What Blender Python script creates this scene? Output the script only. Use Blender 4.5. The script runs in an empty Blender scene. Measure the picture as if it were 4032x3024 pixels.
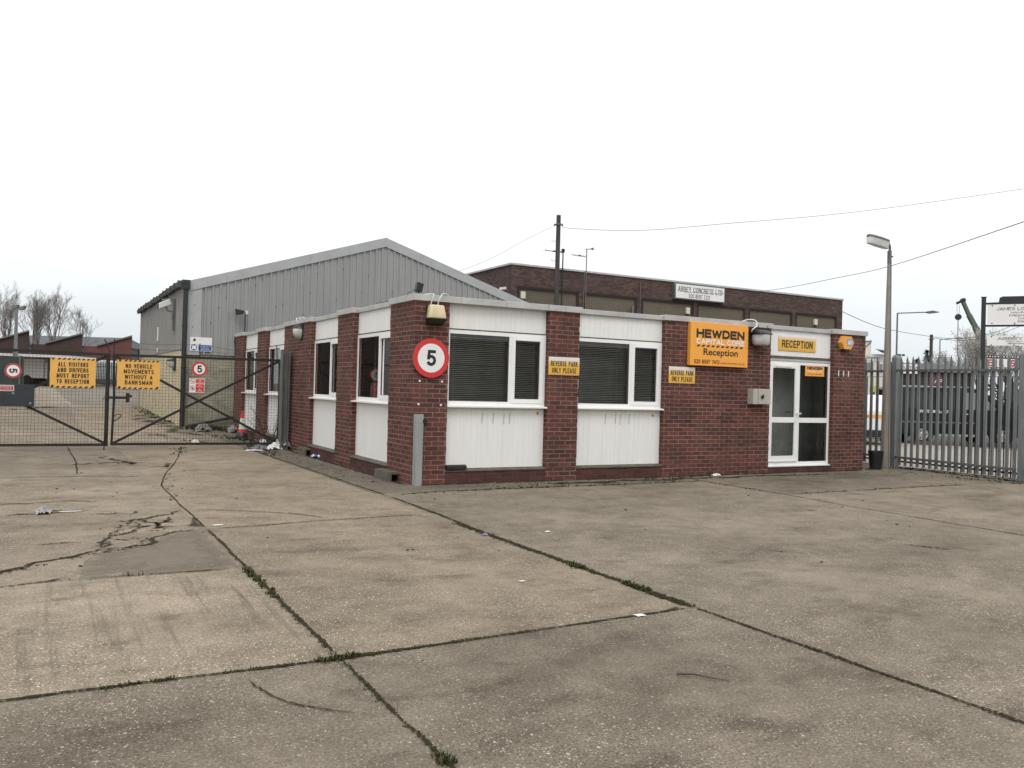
import bpy, bmesh, math, random
from mathutils import Vector, Matrix
sc = bpy.context.scene
R = math.radians
COL = sc.collection

# ------------------------------------------------------------------ camera
YAW, PITCH, ROLL = 0.5059, 0.0066, 0.0269
CAM = Vector((-5.0205, -12.2145, 1.5175))
_f = Vector((math.sin(YAW)*math.cos(PITCH), math.cos(YAW)*math.cos(PITCH), math.sin(PITCH)))
_r = Vector((math.cos(YAW), -math.sin(YAW), 0)); _u = _r.cross(_f)
_c, _s = math.cos(ROLL), math.sin(ROLL)
_r, _u = _c*_r + _s*_u, -_s*_r + _c*_u
cam = bpy.data.cameras.new('camera'); cam.sensor_width = 36; cam.lens = 36*3338.5/4032
cam.clip_start = .05; cam.clip_end = 3000
camo = bpy.data.objects.new('camera', cam); COL.objects.link(camo)
M4 = Matrix((_r, _u, -_f)).transposed().to_4x4(); M4.translation = CAM
camo.matrix_world = M4
sc.camera = camo

# ------------------------------------------------------------------ world, sun, exposure
SUN_EL, SUN_AZ = R(52), R(205)          # azimuth clockwise from +Y: behind the camera, a little left
w = bpy.data.worlds.new('World'); sc.world = w; w.use_nodes = True
nt = w.node_tree; N = nt.nodes; L = nt.links
bg = N['Background']; bg.inputs['Strength'].default_value = .10
sky = N.new('ShaderNodeTexSky'); sky.sky_type = 'NISHITA'; sky.sun_disc = False
sky.sun_elevation = SUN_EL; sky.sun_rotation = SUN_AZ; sky.dust_density = 6; sky.air_density = 1.2; sky.altitude = 10
hs = N.new('ShaderNodeHueSaturation'); hs.inputs['Saturation'].default_value = .25
L.new(sky.outputs[0], hs.inputs['Color'])
tc = N.new('ShaderNodeTexCoord'); sp = N.new('ShaderNodeSeparateXYZ'); L.new(tc.outputs['Generated'], sp.inputs[0])
rp = N.new('ShaderNodeValToRGB'); L.new(sp.outputs['Z'], rp.inputs[0])      # cloud layer: grey-blue near the horizon, white above
e = rp.color_ramp.elements
e[0].position = 0; e[0].color = (.60, .655, .69, 1)
e[1].position = .30; e[1].color = (1.0, 1.0, 1.0, 1)
el = rp.color_ramp.elements.new(.11); el.color = (.80, .835, .85, 1)
nz = N.new('ShaderNodeTexNoise'); nz.inputs['Scale'].default_value = 2.2; nz.inputs['Detail'].default_value = 5
mp = N.new('ShaderNodeMapping'); mp.inputs['Scale'].default_value = (1, 1, 3.5)
L.new(tc.outputs['Generated'], mp.inputs[0]); L.new(mp.outputs[0], nz.inputs['Vector'])
mr = N.new('ShaderNodeMapRange'); mr.inputs[1].default_value = .3; mr.inputs[2].default_value = .7
mr.inputs[3].default_value = 9.7; mr.inputs[4].default_value = 11.3
L.new(nz.outputs[0], mr.inputs[0])
ml = N.new('ShaderNodeVectorMath'); ml.operation = 'SCALE'; L.new(rp.outputs[0], ml.inputs[0]); L.new(mr.outputs[0], ml.inputs['Scale'])
mx = N.new('ShaderNodeMixRGB'); mx.inputs[0].default_value = .85
L.new(hs.outputs[0], mx.inputs[1]); L.new(ml.outputs[0], mx.inputs[2]); L.new(mx.outputs[0], bg.inputs['Color'])
sd = bpy.data.lights.new('sun', 'SUN'); sd.energy = .7; sd.angle = R(25); sd.color = (1, .97, .92)
so = bpy.data.objects.new('sun', sd); COL.objects.link(so)
sdir = Vector((math.sin(SUN_AZ)*math.cos(SUN_EL), math.cos(SUN_AZ)*math.cos(SUN_EL), math.sin(SUN_EL)))
so.rotation_euler = sdir.to_track_quat('Z', 'Y').to_euler(); so.location = (-20, -40, 50)
sc.view_settings.view_transform = 'Standard'; sc.view_settings.look = 'None'
sc.view_settings.exposure = 0.40; sc.view_settings.gamma = 1

# ------------------------------------------------------------------ helpers
random.seed(11)
def sv(lat, dep, z=0):
    "site grid: lat metres to the right of and dep metres in front of the survey point"
    return Vector((CAM.x + .8747*lat + .4846*dep, CAM.y - .4846*lat + .8747*dep, z))
ORG = {}
def tag(o, label=None, cat=None, group=None, kind=None):
    if label: o['label'] = label
    if cat: o['category'] = cat
    if group: o['group'] = group
    if kind: o['kind'] = kind
    return o
def thing(name, loc, label, cat, group=None, rotz=0):
    o = bpy.data.objects.new(name, None); COL.objects.link(o)
    o.empty_display_size = .2
    o.location = loc; o.rotation_euler = (0, 0, rotz); ORG[o] = Vector(loc) if not rotz else Vector((0, 0, 0))
    return tag(o, label, cat, group)
class MB:
    def __init__(s): s.v = []; s.f = []; s.c = []
    def add(s, vs, fs, col=None):
        b = len(s.v); s.v += [Vector(p) for p in vs]; s.f += [[b+i for i in f] for f in fs]; s.c += [col]*len(fs); return s
    def box(s, x0, y0, z0, x1, y1, z1, col=None):
        vs = [(x0,y0,z0),(x1,y0,z0),(x1,y1,z0),(x0,y1,z0),(x0,y0,z1),(x1,y0,z1),(x1,y1,z1),(x0,y1,z1)]
        return s.add(vs, [(0,3,2,1),(4,5,6,7),(0,1,5,4),(1,2,6,5),(2,3,7,6),(3,0,4,7)], col)
    def quad(s, a, b, c, d, col=None): return s.add([a,b,c,d], [(0,1,2,3)], col)
    def poly(s, pts, col=None): return s.add(pts, [tuple(range(len(pts)))], col)
    def prism(s, pts, d, col=None):
        "polygon pts extruded by vector d"
        d = Vector(d); n = len(pts); P = [Vector(p) for p in pts]
        fs = [tuple(range(n-1,-1,-1)), tuple(range(n,2*n))] + [(i,(i+1)%n,n+(i+1)%n,n+i) for i in range(n)]
        return s.add(P+[p+d for p in P], fs, col)
    def tube(s, pts, r, n=8, r1=None, cap=True, col=None):
        P = [Vector(p) for p in pts]; m = len(P); vs = []; fs = []
        up = Vector((0,0,1)); prev = None
        for i, p in enumerate(P):
            t = (P[min(i+1,m-1)]-P[max(i-1,0)]).normalized()
            a = prev if prev else (Vector((1,0,0)) if abs(t.z) > .9 else up)
            x = (a - t*a.dot(t)).normalized(); y = t.cross(x); prev = x
            rr = r if r1 is None else r+(r1-r)*i/(m-1)
            for k in range(n):
                an = 2*math.pi*(k+.5)/n; vs.append(p+x*math.cos(an)*rr+y*math.sin(an)*rr)
        for i in range(m-1):
            for k in range(n): fs.append((i*n+k, i*n+(k+1)%n, (i+1)*n+(k+1)%n, (i+1)*n+k))
        if cap: fs += [tuple(range(n-1,-1,-1)), tuple(range((m-1)*n, m*n))]
        return s.add(vs, fs, col)
    def bar(s, a, b, wd, th, up=(0,0,1), col=None):
        a, b = Vector(a), Vector(b); t = (b-a).normalized(); u = Vector(up); u = (u-t*u.dot(t)).normalized(); y = t.cross(u)
        vs = [p+y*sx*wd/2+u*sz*th/2 for p in (a,b) for sx,sz in ((-1,-1),(1,-1),(1,1),(-1,1))]
        return s.add(vs, [(3,2,1,0),(4,5,6,7),(0,1,5,4),(1,2,6,5),(2,3,7,6),(3,0,4,7)], col)
    def lathe(s, c, prof, n=16, axis=(0,0,1), a0=0, a1=2*math.pi, col=None):
        c = Vector(c); ax = Vector(axis).normalized(); x = ax.orthogonal().normalized(); y = ax.cross(x); vs = []; fs = []; m = len(prof)
        full = abs(a1-a0-2*math.pi) < 1e-6; nn = n if full else n+1
        for r, h in prof:
            for k in range(nn):
                an = a0+(a1-a0)*k/n; vs.append(c+ax*h+x*math.cos(an)*r+y*math.sin(an)*r)
        for i in range(m-1):
            for k in range(n): fs.append((i*nn+k, i*nn+(k+1)%nn, (i+1)*nn+(k+1)%nn, (i+1)*nn+k))
        return s.add(vs, fs, col)
    def build(s, name, mat, parent=None, loc=None, smooth=False, bevel=0, uv=False, label=None, ownorg=False):
        me = bpy.data.meshes.new(name)
        if parent is not None: o0 = ORG.get(parent, Vector((0,0,0)))
        else: o0 = Vector(loc) if loc is not None else Vector((0,0,0))
        me.from_pydata([p-o0 for p in s.v], [], s.f); me.validate()
        ms = mat if isinstance(mat, (list, tuple)) else [mat]
        for m in ms: me.materials.append(m)
        bm = bmesh.new(); bm.from_mesh(me)
        bmesh.ops.recalc_face_normals(bm, faces=bm.faces)
        if bevel:
            es = [e for e in bm.edges if len(e.link_faces) == 2 and e.calc_face_angle(0) > .6]
            bmesh.ops.bevel(bm, geom=es, offset=bevel, segments=2, affect='EDGES', profile=.5)
        if uv:
            l = bm.loops.layers.uv.new('uv')
            for f in bm.faces:
                n = f.normal
                for lp in f.loops:
                    p = lp.vert.co+o0
                    if abs(n.z) > .8: lp[l].uv = (p.x, p.y)
                    elif abs(n.x) > abs(n.y): lp[l].uv = (p.y+.1125, p.z)
                    else: lp[l].uv = (p.x, p.z)
        bm.to_mesh(me); bm.free()
        if any(c is not None for c in s.c) and not bevel:
            ca = me.color_attributes.new('tint', 'FLOAT_COLOR', 'CORNER')
            for p, c in zip(me.polygons, s.c):
                c = c or (1,1,1,1)
                if isinstance(c, list):
                    for li, cc in zip(p.loop_indices, c): ca.data[li].color = cc
                else:
                    for li in p.loop_indices: ca.data[li].color = c
        if smooth:
            for p in me.polygons: p.use_smooth = True
        o = bpy.data.objects.new(name, me); COL.objects.link(o)
        if parent is not None: o.parent = parent; ORG[o] = o0
        else: o.location = o0; ORG[o] = o0
        if label: o['label'] = label
        return o

# ---- materials
def newmat(name):
    m = bpy.data.materials.new(name); m.use_nodes = True
    return m, m.node_tree.nodes, m.node_tree.links, m.node_tree.nodes['Principled BSDF']
def lin(h):
    "sRGB 0-255 triple to linear"
    return tuple(((c/255+.055)/1.055)**2.4 if c/255 > .04045 else c/255/12.92 for c in h)
def noise(n, l, scale, detail=5, vec=None, st=(1,1,1), rough=.6):
    t = n.new('ShaderNodeTexNoise'); t.inputs['Scale'].default_value = scale; t.inputs['Detail'].default_value = detail; t.inputs['Roughness'].default_value = rough
    if vec is None:
        tcn = n.new('ShaderNodeTexCoord'); vec = tcn.outputs['Object']
    mpn = n.new('ShaderNodeMapping'); mpn.inputs['Scale'].default_value = st
    l.new(vec, mpn.inputs[0]); l.new(mpn.outputs[0], t.inputs['Vector'])
    return t.outputs[0]
def rng(n, l, v, a, b, c, d):
    t = n.new('ShaderNodeMapRange')
    for i, x in enumerate((a, b, c, d)): t.inputs[i+1].default_value = x
    l.new(v, t.inputs[0]); return t.outputs[0]
def mix(n, l, fac, a, b, mode='MIX'):
    t = n.new('ShaderNodeMixRGB'); t.blend_type = mode
    for i, x in enumerate((fac, a, b)):
        if hasattr(x, 'is_linked') or hasattr(x, 'links'): l.new(x, t.inputs[i])
        else: t.inputs[i].default_value = x if i == 0 else (*x[:3], 1)
    return t.outputs[0]
def mat(name, col, rough=.6, metal=0, var=.18, scale=4, st=(1,1,1), dirt=0, dcol=(.06,.05,.04), dscale=2.5, dst=(1,1,1), bump=0, bscale=60, spec=.5):
    m, n, l, b = newmat(name)
    f = rng(n, l, noise(n, l, scale, 6, st=st), .3, .7, 0, 1)
    c = mix(n, l, f, tuple(x*(1-var) for x in col), tuple(min(1, x*(1+var)) for x in col))
    if dirt:
        g = rng(n, l, noise(n, l, dscale, 8, st=dst, rough=.7), .5, .72, 0, dirt)
        c = mix(n, l, g, c, dcol)
    l.new(c, b.inputs['Base Color']); b.inputs['Roughness'].default_value = rough; b.inputs['Metallic'].default_value = metal
    b.inputs['Specular IOR Level'].default_value = spec
    if bump:
        bp = n.new('ShaderNodeBump'); bp.inputs['Strength'].default_value = bump; bp.inputs['Distance'].default_value = .01
        l.new(noise(n, l, bscale, 4), bp.inputs['Height']); l.new(bp.outputs[0], b.inputs['Normal'])
    return m
def brickmat(name, c1, c2, mortar, bw=.225, rh=.075, ms=.0055, dirt=.4, dcol=(.03,.02,.018), offs=.5, light=None, uvs=1):
    m, n, l, b = newmat(name)
    uv = n.new('ShaderNodeUVMap'); uv.uv_map = 'uv'
    # slight waver of the courses
    br = n.new('ShaderNodeTexBrick'); br.offset = offs; br.inputs['Scale'].default_value = uvs
    br.inputs['Brick Width'].default_value = bw; br.inputs['Row Height'].default_value = rh; br.inputs['Mortar Size'].default_value = ms
    br.inputs['Mortar Smooth'].default_value = .15
    br.inputs['Color1'].default_value = (*c1,1); br.inputs['Color2'].default_value = (*c2,1); br.inputs['Mortar'].default_value = (*mortar,1)
    nv = n.new('ShaderNodeTexNoise'); nv.inputs['Scale'].default_value = 9; nv.inputs['Detail'].default_value = 3; l.new(uv.outputs[0], nv.inputs['Vector'])
    sb = n.new('ShaderNodeVectorMath'); sb.operation = 'SUBTRACT'; sb.inputs[1].default_value = (.5,.5,.5); l.new(nv.outputs['Color'], sb.inputs[0])
    s2 = n.new('ShaderNodeVectorMath'); s2.operation = 'SCALE'; s2.inputs['Scale'].default_value = .009; l.new(sb.outputs[0], s2.inputs[0])
    ad = n.new('ShaderNodeVectorMath'); l.new(uv.outputs[0], ad.inputs[0]); l.new(s2.outputs[0], ad.inputs[1]); l.new(ad.outputs[0], br.inputs['Vector'])
    c = br.outputs['Color']
    fine = rng(n, l, noise(n, l, 45, 4, uv.outputs[0]), .3, .7, .7, 1.25)
    cc = n.new('ShaderNodeVectorMath'); cc.operation = 'SCALE'; l.new(c, cc.inputs[0]); l.new(fine, cc.inputs['Scale']); c = cc.outputs[0]
    g0 = rng(n, l, noise(n, l, 2.2, 5, uv.outputs[0], (4,.28,1)), .54, .72, 0, dirt*.8); c = mix(n, l, g0, c, dcol)
    g = rng(n, l, noise(n, l, 1.3, 7, uv.outputs[0], (1,1.6,1)), .45, .75, 0, dirt)
    c = mix(n, l, g, c, dcol)
    if light:
        g2 = rng(n, l, noise(n, l, .9, 5, uv.outputs[0]), .56, .7, 0, .45); c = mix(n, l, g2, c, light)
    l.new(c, b.inputs['Base Color']); b.inputs['Roughness'].default_value = .88; b.inputs['Specular IOR Level'].default_value = .3
    bp = n.new('ShaderNodeBump'); bp.inputs['Strength'].default_value = .7; bp.inputs['Distance'].default_value = .008; bp.invert = True
    l.new(br.outputs['Fac'], bp.inputs['Height']); l.new(bp.outputs[0], b.inputs['Normal'])
    return m
def glassmat(name, tint, refl=1.0, rough=.01):
    m, n, l, b = newmat(name); n.remove(b)
    out = n['Material Output']; t = n.new('ShaderNodeBsdfTransparent'); t.inputs[0].default_value = (*tint,1)
    g = n.new('ShaderNodeBsdfGlossy'); g.inputs['Roughness'].default_value = rough; g.inputs[0].default_value = (refl,refl,refl,1)
    fr = n.new('ShaderNodeFresnel'); fr.inputs[0].default_value = 1.62
    mm = n.new('ShaderNodeMixShader'); l.new(fr.outputs[0], mm.inputs[0]); l.new(t.outputs[0], mm.inputs[1]); l.new(g.outputs[0], mm.inputs[2])
    l.new(mm.outputs[0], out.inputs[0]); return m
def tintmat(name, rough=.9, var=.25, scale=30):
    m, n, l, b = newmat(name)
    at = n.new('ShaderNodeAttribute'); at.attribute_name = 'tint'
    f = rng(n, l, noise(n, l, scale, 4), .3, .7, 1-var, 1+var)
    c = n.new('ShaderNodeVectorMath'); c.operation = 'SCALE'; l.new(at.outputs['Color'], c.inputs[0]); l.new(f, c.inputs['Scale'])
    l.new(c.outputs[0], b.inputs['Base Color']); b.inputs['Roughness'].default_value = rough; b.inputs['Specular IOR Level'].default_value = .2
    return m

def dirtmat(name, col, col2, lo=.25, hi=.75, nscale=26, amt=1.0):
    "dirt lying in a joint: thins out raggedly towards its edges (tint red channel: 0 edge, 1 middle)"
    m, n, l, b = newmat(name); out = n['Material Output']
    at = n.new('ShaderNodeAttribute'); at.attribute_name = 'tint'; sep = n.new('ShaderNodeSeparateColor'); l.new(at.outputs['Color'], sep.inputs[0])
    nn = noise(n, l, nscale, 6, rough=.75); n3 = noise(n, l, 3.5, 4)
    a = n.new('ShaderNodeMath'); a.operation = 'MULTIPLY_ADD'; l.new(nn, a.inputs[0]); a.inputs[1].default_value = 1.5; a.inputs[2].default_value = -.75
    a2 = n.new('ShaderNodeMath'); a2.operation = 'MULTIPLY_ADD'; l.new(n3, a2.inputs[0]); a2.inputs[1].default_value = 1.2; l.new(a.outputs[0], a2.inputs[2])
    a3 = n.new('ShaderNodeMath'); a3.operation = 'ADD'; l.new(sep.outputs[0], a3.inputs[0]); l.new(a2.outputs[0], a3.inputs[1])
    f = rng(n, l, a3.outputs[0], lo+.6, hi+.6, 0, amt)
    c = mix(n, l, rng(n, l, noise(n, l, 6, 5), .42, .6, 0, 1), col, col2); l.new(c, b.inputs['Base Color']); b.inputs['Roughness'].default_value = .97; b.inputs['Specular IOR Level'].default_value = .1
    bp = n.new('ShaderNodeBump'); bp.inputs['Strength'].default_value = .8; bp.inputs['Distance'].default_value = .01; l.new(noise(n, l, 90, 4), bp.inputs['Height']); l.new(bp.outputs[0], b.inputs['Normal'])
    tr = n.new('ShaderNodeBsdfTransparent'); mm = n.new('ShaderNodeMixShader'); l.new(f, mm.inputs[0]); l.new(tr.outputs[0], mm.inputs[1]); l.new(b.outputs[0], mm.inputs[2]); l.new(mm.outputs[0], out.inputs[0])
    return m
def concrete(name, c0, c1, chips=1.0, tinted=True):
    m, n, l, b = newmat(name)
    tcn = n.new('ShaderNodeTexCoord'); v = tcn.outputs['Object']
    big = noise(n, l, .55, 8, v); mid = noise(n, l, 3.2, 8, v, rough=.7)
    ad = n.new('ShaderNodeMath'); ad.operation = 'ADD'; l.new(big, ad.inputs[0]); l.new(mid, ad.inputs[1])
    c = mix(n, l, rng(n, l, ad.outputs[0], .75, 1.25, 0, 1), c0, c1)
    # stains
    st = rng(n, l, noise(n, l, 1.6, 7, v, (1,1.7,1), .68), .54, .68, 0, .62); c = mix(n, l, st, c, (.070,.058,.042))
    st2 = rng(n, l, noise(n, l, .38, 5, v),   .48, .66, 0, .26); c = mix(n, l, st2, c, (.105,.088,.063))
    fine = rng(n, l, noise(n, l, 60, 5, v, rough=.9), .32, .68, .38, 1.6)
    k = n.new('ShaderNodeVectorMath'); k.operation = 'SCALE'; l.new(c, k.inputs[0]); l.new(fine, k.inputs['Scale']); c = k.outputs[0]
    # exposed aggregate, worn more in some places than others
    wear = rng(n, l, noise(n, l, .7, 4, v), .36, .62, .35, 1.1)
    hgt = None
    for sc_, lo, hi, lim, colr, am in ((66, .78, .82, .42, (.56,.50,.40), .9), (120, .66, .70, .46, (.40,.35,.275), .75), (90, .66, .70, .48, (.045,.037,.027), .72), (150, .62, .66, .5, (.06,.05,.037), .5), (36, .962, .966, .33, (.58,.54,.48), .9)):
        vo = n.new('ShaderNodeTexVoronoi'); vo.inputs['Scale'].default_value = sc_
        mp_ = n.new('ShaderNodeMapping'); mp_.inputs['Location'].default_value = (sc_*.37, sc_*.11, 0); mp_.inputs['Rotation'].default_value = (0, 0, sc_*.1); l.new(v, mp_.inputs[0]); l.new(mp_.outputs[0], vo.inputs['Vector'])
        sep = n.new('ShaderNodeSeparateColor'); l.new(vo.outputs['Color'], sep.inputs[0])
        pick = rng(n, l, sep.outputs[0], lo, hi, 0, am*chips)
        dd = rng(n, l, vo.outputs['Distance'], lim*.6, lim, 1, 0)
        mu = n.new('ShaderNodeMath'); mu.operation = 'MULTIPLY'; l.new(pick, mu.inputs[0]); l.new(dd, mu.inputs[1])
        mu2 = n.new('ShaderNodeMath'); mu2.operation = 'MULTIPLY'; l.new(mu.outputs[0], mu2.inputs[0]); l.new(wear, mu2.inputs[1])
        c = mix(n, l, mu2.outputs[0], c, colr)
        if hgt is None: hgt = mu.outputs[0]
    if tinted:
        at = n.new('ShaderNodeAttribute'); at.attribute_name = 'tint'
        c = mix(n, l, 1.0, c, at.outputs['Color'], 'MULTIPLY')
        # brushed lines where the slab was tamped
        br = rng(n, l, noise(n, l, 9, 3, v, (1,.045,1)), .56, .72, 0, 1)
        mu = n.new('ShaderNodeMath'); mu.operation = 'MULTIPLY'; l.new(br, mu.inputs[0])
        inv = n.new('ShaderNodeMath'); inv.operation = 'SUBTRACT'; inv.inputs[0].default_value = 1; l.new(at.outputs['Alpha'], inv.inputs[1]); l.new(inv.outputs[0], mu.inputs[1])
        c = mix(n, l, mu.outputs[0], c, (.10,.083,.06))
    l.new(c, b.inputs['Base Color']); b.inputs['Roughness'].default_value = .92; b.inputs['Specular IOR Level'].default_value = .25
    bp = n.new('ShaderNodeBump'); bp.inputs['Strength'].default_value = .35; bp.inputs['Distance'].default_value = .006
    s_ = n.new('ShaderNodeMath'); s_.operation = 'ADD'; l.new(hgt, s_.inputs[0]); l.new(noise(n, l, 70, 5, v), s_.inputs[1])
    l.new(s_.outputs[0], bp.inputs['Height']); l.new(bp.outputs[0], b.inputs['Normal'])
    return m

m_conc = concrete('yard concrete', (.136,.114,.085), (.286,.242,.185))
m_patch = dirtmat('smooth concrete patch', (.205,.178,.142), (.228,.198,.158), -.15, .5, 9, .85)
m_ground = concrete('far ground', (.17,.15,.125), (.24,.215,.18), .5, False)
m_pave = mat('forecourt paving', (.33,.30,.26), .9, var=.2, scale=2, dirt=.5, dcol=(.15,.13,.11), dscale=1.2, dst=(1,3,1))
m_asph = mat('asphalt', (.06,.058,.055), .9, var=.25, scale=20)
m_brick = brickmat('dark red brick', (.158,.054,.042), (.074,.032,.029), (.28,.21,.175), dirt=.55, light=(.16,.095,.068))
m_plinth = brickmat('plinth brick', (.12,.042,.036), (.062,.028,.026), (.085,.065,.055), dirt=.6)
m_abrick = brickmat('sooty brown brick', (.125,.078,.066), (.052,.036,.034), (.10,.08,.072), dirt=.5, light=(.14,.085,.072))
m_cream = brickmat('cream painted brick', (.66,.585,.40), (.61,.54,.37), (.50,.445,.31), dirt=.45, dcol=(.25,.22,.15))
m_creamd = brickmat('weathered cream brick', (.40,.375,.29), (.33,.31,.24), (.27,.25,.19), dirt=.85, dcol=(.09,.09,.065))
m_white = mat('white painted board', (.78,.78,.76), .55, var=.03, scale=2, st=(3,3,.3), dirt=.22, dcol=(.40,.385,.34), dscale=9, dst=(6,6,.12))
m_frame = mat('white window plastic', (.82,.82,.81), .3, var=.02, dirt=.08, dcol=(.4,.39,.35), dscale=6)
m_seal = mat('dark gasket', (.03,.03,.03), .6)
m_cope = mat('grey metal coping', (.44,.44,.43), .45, var=.12, scale=3, dirt=.35, dcol=(.2,.19,.17), dscale=5, dst=(1,1,3))
m_ledge = mat('dirty concrete ledge', (.10,.09,.072), .95, var=.3, scale=8, bump=.4)
m_felt = mat('roof felt', (.12,.12,.12), .95)
m_in = mat('interior plaster', (.38,.375,.355), .9)
m_infl = mat('interior carpet', (.05,.05,.055), .95)
m_slat = mat('pale blind slat', (.84,.81,.75), .5, var=.1)
m_glass = glassmat('window glass', (.78,.80,.79))
m_dglass = glassmat('door glass', (.9,.93,.91), .7)
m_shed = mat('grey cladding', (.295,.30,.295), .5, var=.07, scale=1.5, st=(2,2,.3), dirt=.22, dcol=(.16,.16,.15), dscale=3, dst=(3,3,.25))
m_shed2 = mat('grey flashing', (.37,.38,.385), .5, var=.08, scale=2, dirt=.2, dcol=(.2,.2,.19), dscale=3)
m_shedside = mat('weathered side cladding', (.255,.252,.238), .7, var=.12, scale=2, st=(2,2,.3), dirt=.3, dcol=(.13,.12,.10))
m_roof = mat('dark corrugated roof', (.07,.075,.075), .7, var=.3, scale=2)
m_black = mat('black plastic', (.012,.013,.015), .4)
m_blackp = mat('black paint', (.016,.017,.02), .45, var=.2, scale=8)
m_rust = mat('dark rusty steel', (.015,.0115,.009), .7, var=.5, scale=12, dirt=.35, dcol=(.045,.024,.014), dscale=9)
m_wire = mat('rusty mesh wire', (.035,.028,.02), .7, var=.3)
m_galv = mat('galvanised steel', (.20,.215,.22), .5, .2, var=.18, scale=6, st=(2,2,.4), dirt=.25, dcol=(.13,.135,.13), dscale=4)
m_galvd = mat('dull galvanised rail', (.13,.135,.135), .6, .2, var=.2, scale=6)
m_steel = mat('dirty grey steel', (.135,.14,.135), .6, .2, var=.3, scale=5, st=(2,2,.4), dirt=.5, dcol=(.07,.065,.055))
m_post = mat('grey corner guard', (.30,.31,.31), .6, .1, var=.12, scale=4, st=(2,2,.4), dirt=.45, dcol=(.15,.14,.12))
m_lampc = mat('lamp post concrete', (.255,.235,.205), .9, var=.2, scale=4, st=(3,3,.35), dirt=.4, dcol=(.15,.13,.105), dscale=3, dst=(2,2,.4), bump=.3)
m_orange = mat('orange sign', lin((238,164,64)), .45, var=.02)
m_oran2 = mat('faded orange sign', lin((224,172,86)), .5, var=.05, scale=3, dirt=.12, dcol=lin((190,140,70)))
m_yellow = mat('amber sign', lin((232,170,72)), .45, var=.04, dirt=.1, dcol=lin((190,140,70)))
m_yell2 = mat('orange alarm plastic', lin((226,160,70)), .5, var=.06)
m_red = mat('red sign', lin((200,48,50)), .45, var=.04)
m_red2 = mat('faded red sign', lin((172,62,70)), .5, var=.06)
m_sw = mat('white sign face', (.76,.76,.75), .4, var=.03)
m_blk = mat('black lettering', (.014,.014,.014), .5)
m_brn = mat('dark brown lettering', (.03,.022,.014), .5)
m_blue = mat('blue sign', lin((40,82,150)), .45, var=.05)
m_lblue = mat('pale blue label', lin((128,150,188)), .5)
m_greyl = mat('grey lettering', (.10,.105,.11), .6)
m_lens = mat('beige lamp lens', (.62,.53,.33), .3, var=.15, scale=6)
m_lens2 = mat('dusty clear lens', (.50,.51,.50), .25, var=.2, scale=6)
m_lens3 = mat('white lamp bowl', (.62,.62,.60), .4, var=.08)
m_beige = mat('beige metal box', (.42,.40,.36), .5, var=.06, dirt=.15)
m_cable = mat('white cable', (.7,.7,.68), .5)
m_alarmw = mat('off white alarm box', (.62,.6,.5), .5)
m_render = mat('brown pebbledash', (.125,.105,.078), .95, var=.3, scale=14, bump=1, bscale=25, dirt=.3, dcol=(.07,.06,.05), dscale=2)
m_wood = mat('weathered pole timber', (.055,.05,.046), .9, var=.3, scale=3, st=(3,3,.3))
m_bark = mat('grey bark', (.085,.07,.06), .95, var=.25)
m_twig = mat('bare twig', (.20,.18,.168), .95, var=.15)
m_block = mat('old concrete block', (.115,.10,.078), .95, var=.3, scale=8, bump=.6)
m_cone_r = mat('red cone plastic', lin((200,60,45)), .5, var=.12)
m_cone_w = mat('white cone sleeve', (.6,.6,.58), .4, var=.08, dirt=.25)
m_paper = mat('white paper litter', (.72,.72,.71), .7, var=.06)
m_bag = mat('grey plastic bag', (.36,.36,.355), .35, var=.2, scale=20)
m_bag2 = mat('dirty clear bag', (.17,.17,.165), .35, var=.5, scale=15)
m_soil = dirtmat('joint soil', (.034,.027,.016), (.030,.032,.013), .15, .6)
m_crack_shade = dirtmat('crack dirt and base shade', (.045,.036,.025), (.035,.030,.016), .12, .6)
m_tar = dirtmat('tarmac patch', (.040,.037,.035), (.055,.05,.045), .25, .95, 14)
m_weed = tintmat('weed leaves', .8)
m_leaf = tintmat('spring leaf', .8)
m_green = mat('green steel fence', (.045,.07,.065), .6, var=.2)
m_crane = mat('dark green crane paint', (.075,.115,.09), .5, var=.15)
m_bkg = mat('brown brick far', (.052,.033,.029), .95, var=.15, scale=.8)
m_bkg2 = mat('red brick far', (.12,.05,.045), .95, var=.12, scale=.8)
m_verge = mat('pale verge', (.30,.29,.28), .7)
m_groof = mat('grey slate roof', (.10,.105,.115), .9, var=.12)
m_crm = mat('cream render far', (.62,.60,.53), .8, var=.04)
m_vblack = mat('glossy black van paint', (.010,.012,.014), .25, var=.1, spec=.35)
m_vwhite = mat('white car paint', (.72,.73,.74), .2, var=.03)
m_vglass = mat('dark car glass', (.014,.018,.020), .12, var=.1, spec=.4)
m_vglass2 = mat('grey car glass', (.16,.19,.2), .08, var=.1, spec=.8)
m_tyre = mat('tyre rubber', (.012,.012,.012), .8)
m_rim = mat('silver wheel', (.45,.46,.47), .35, .5)
m_conifer = tintmat('conifer needles', .9)

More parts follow.
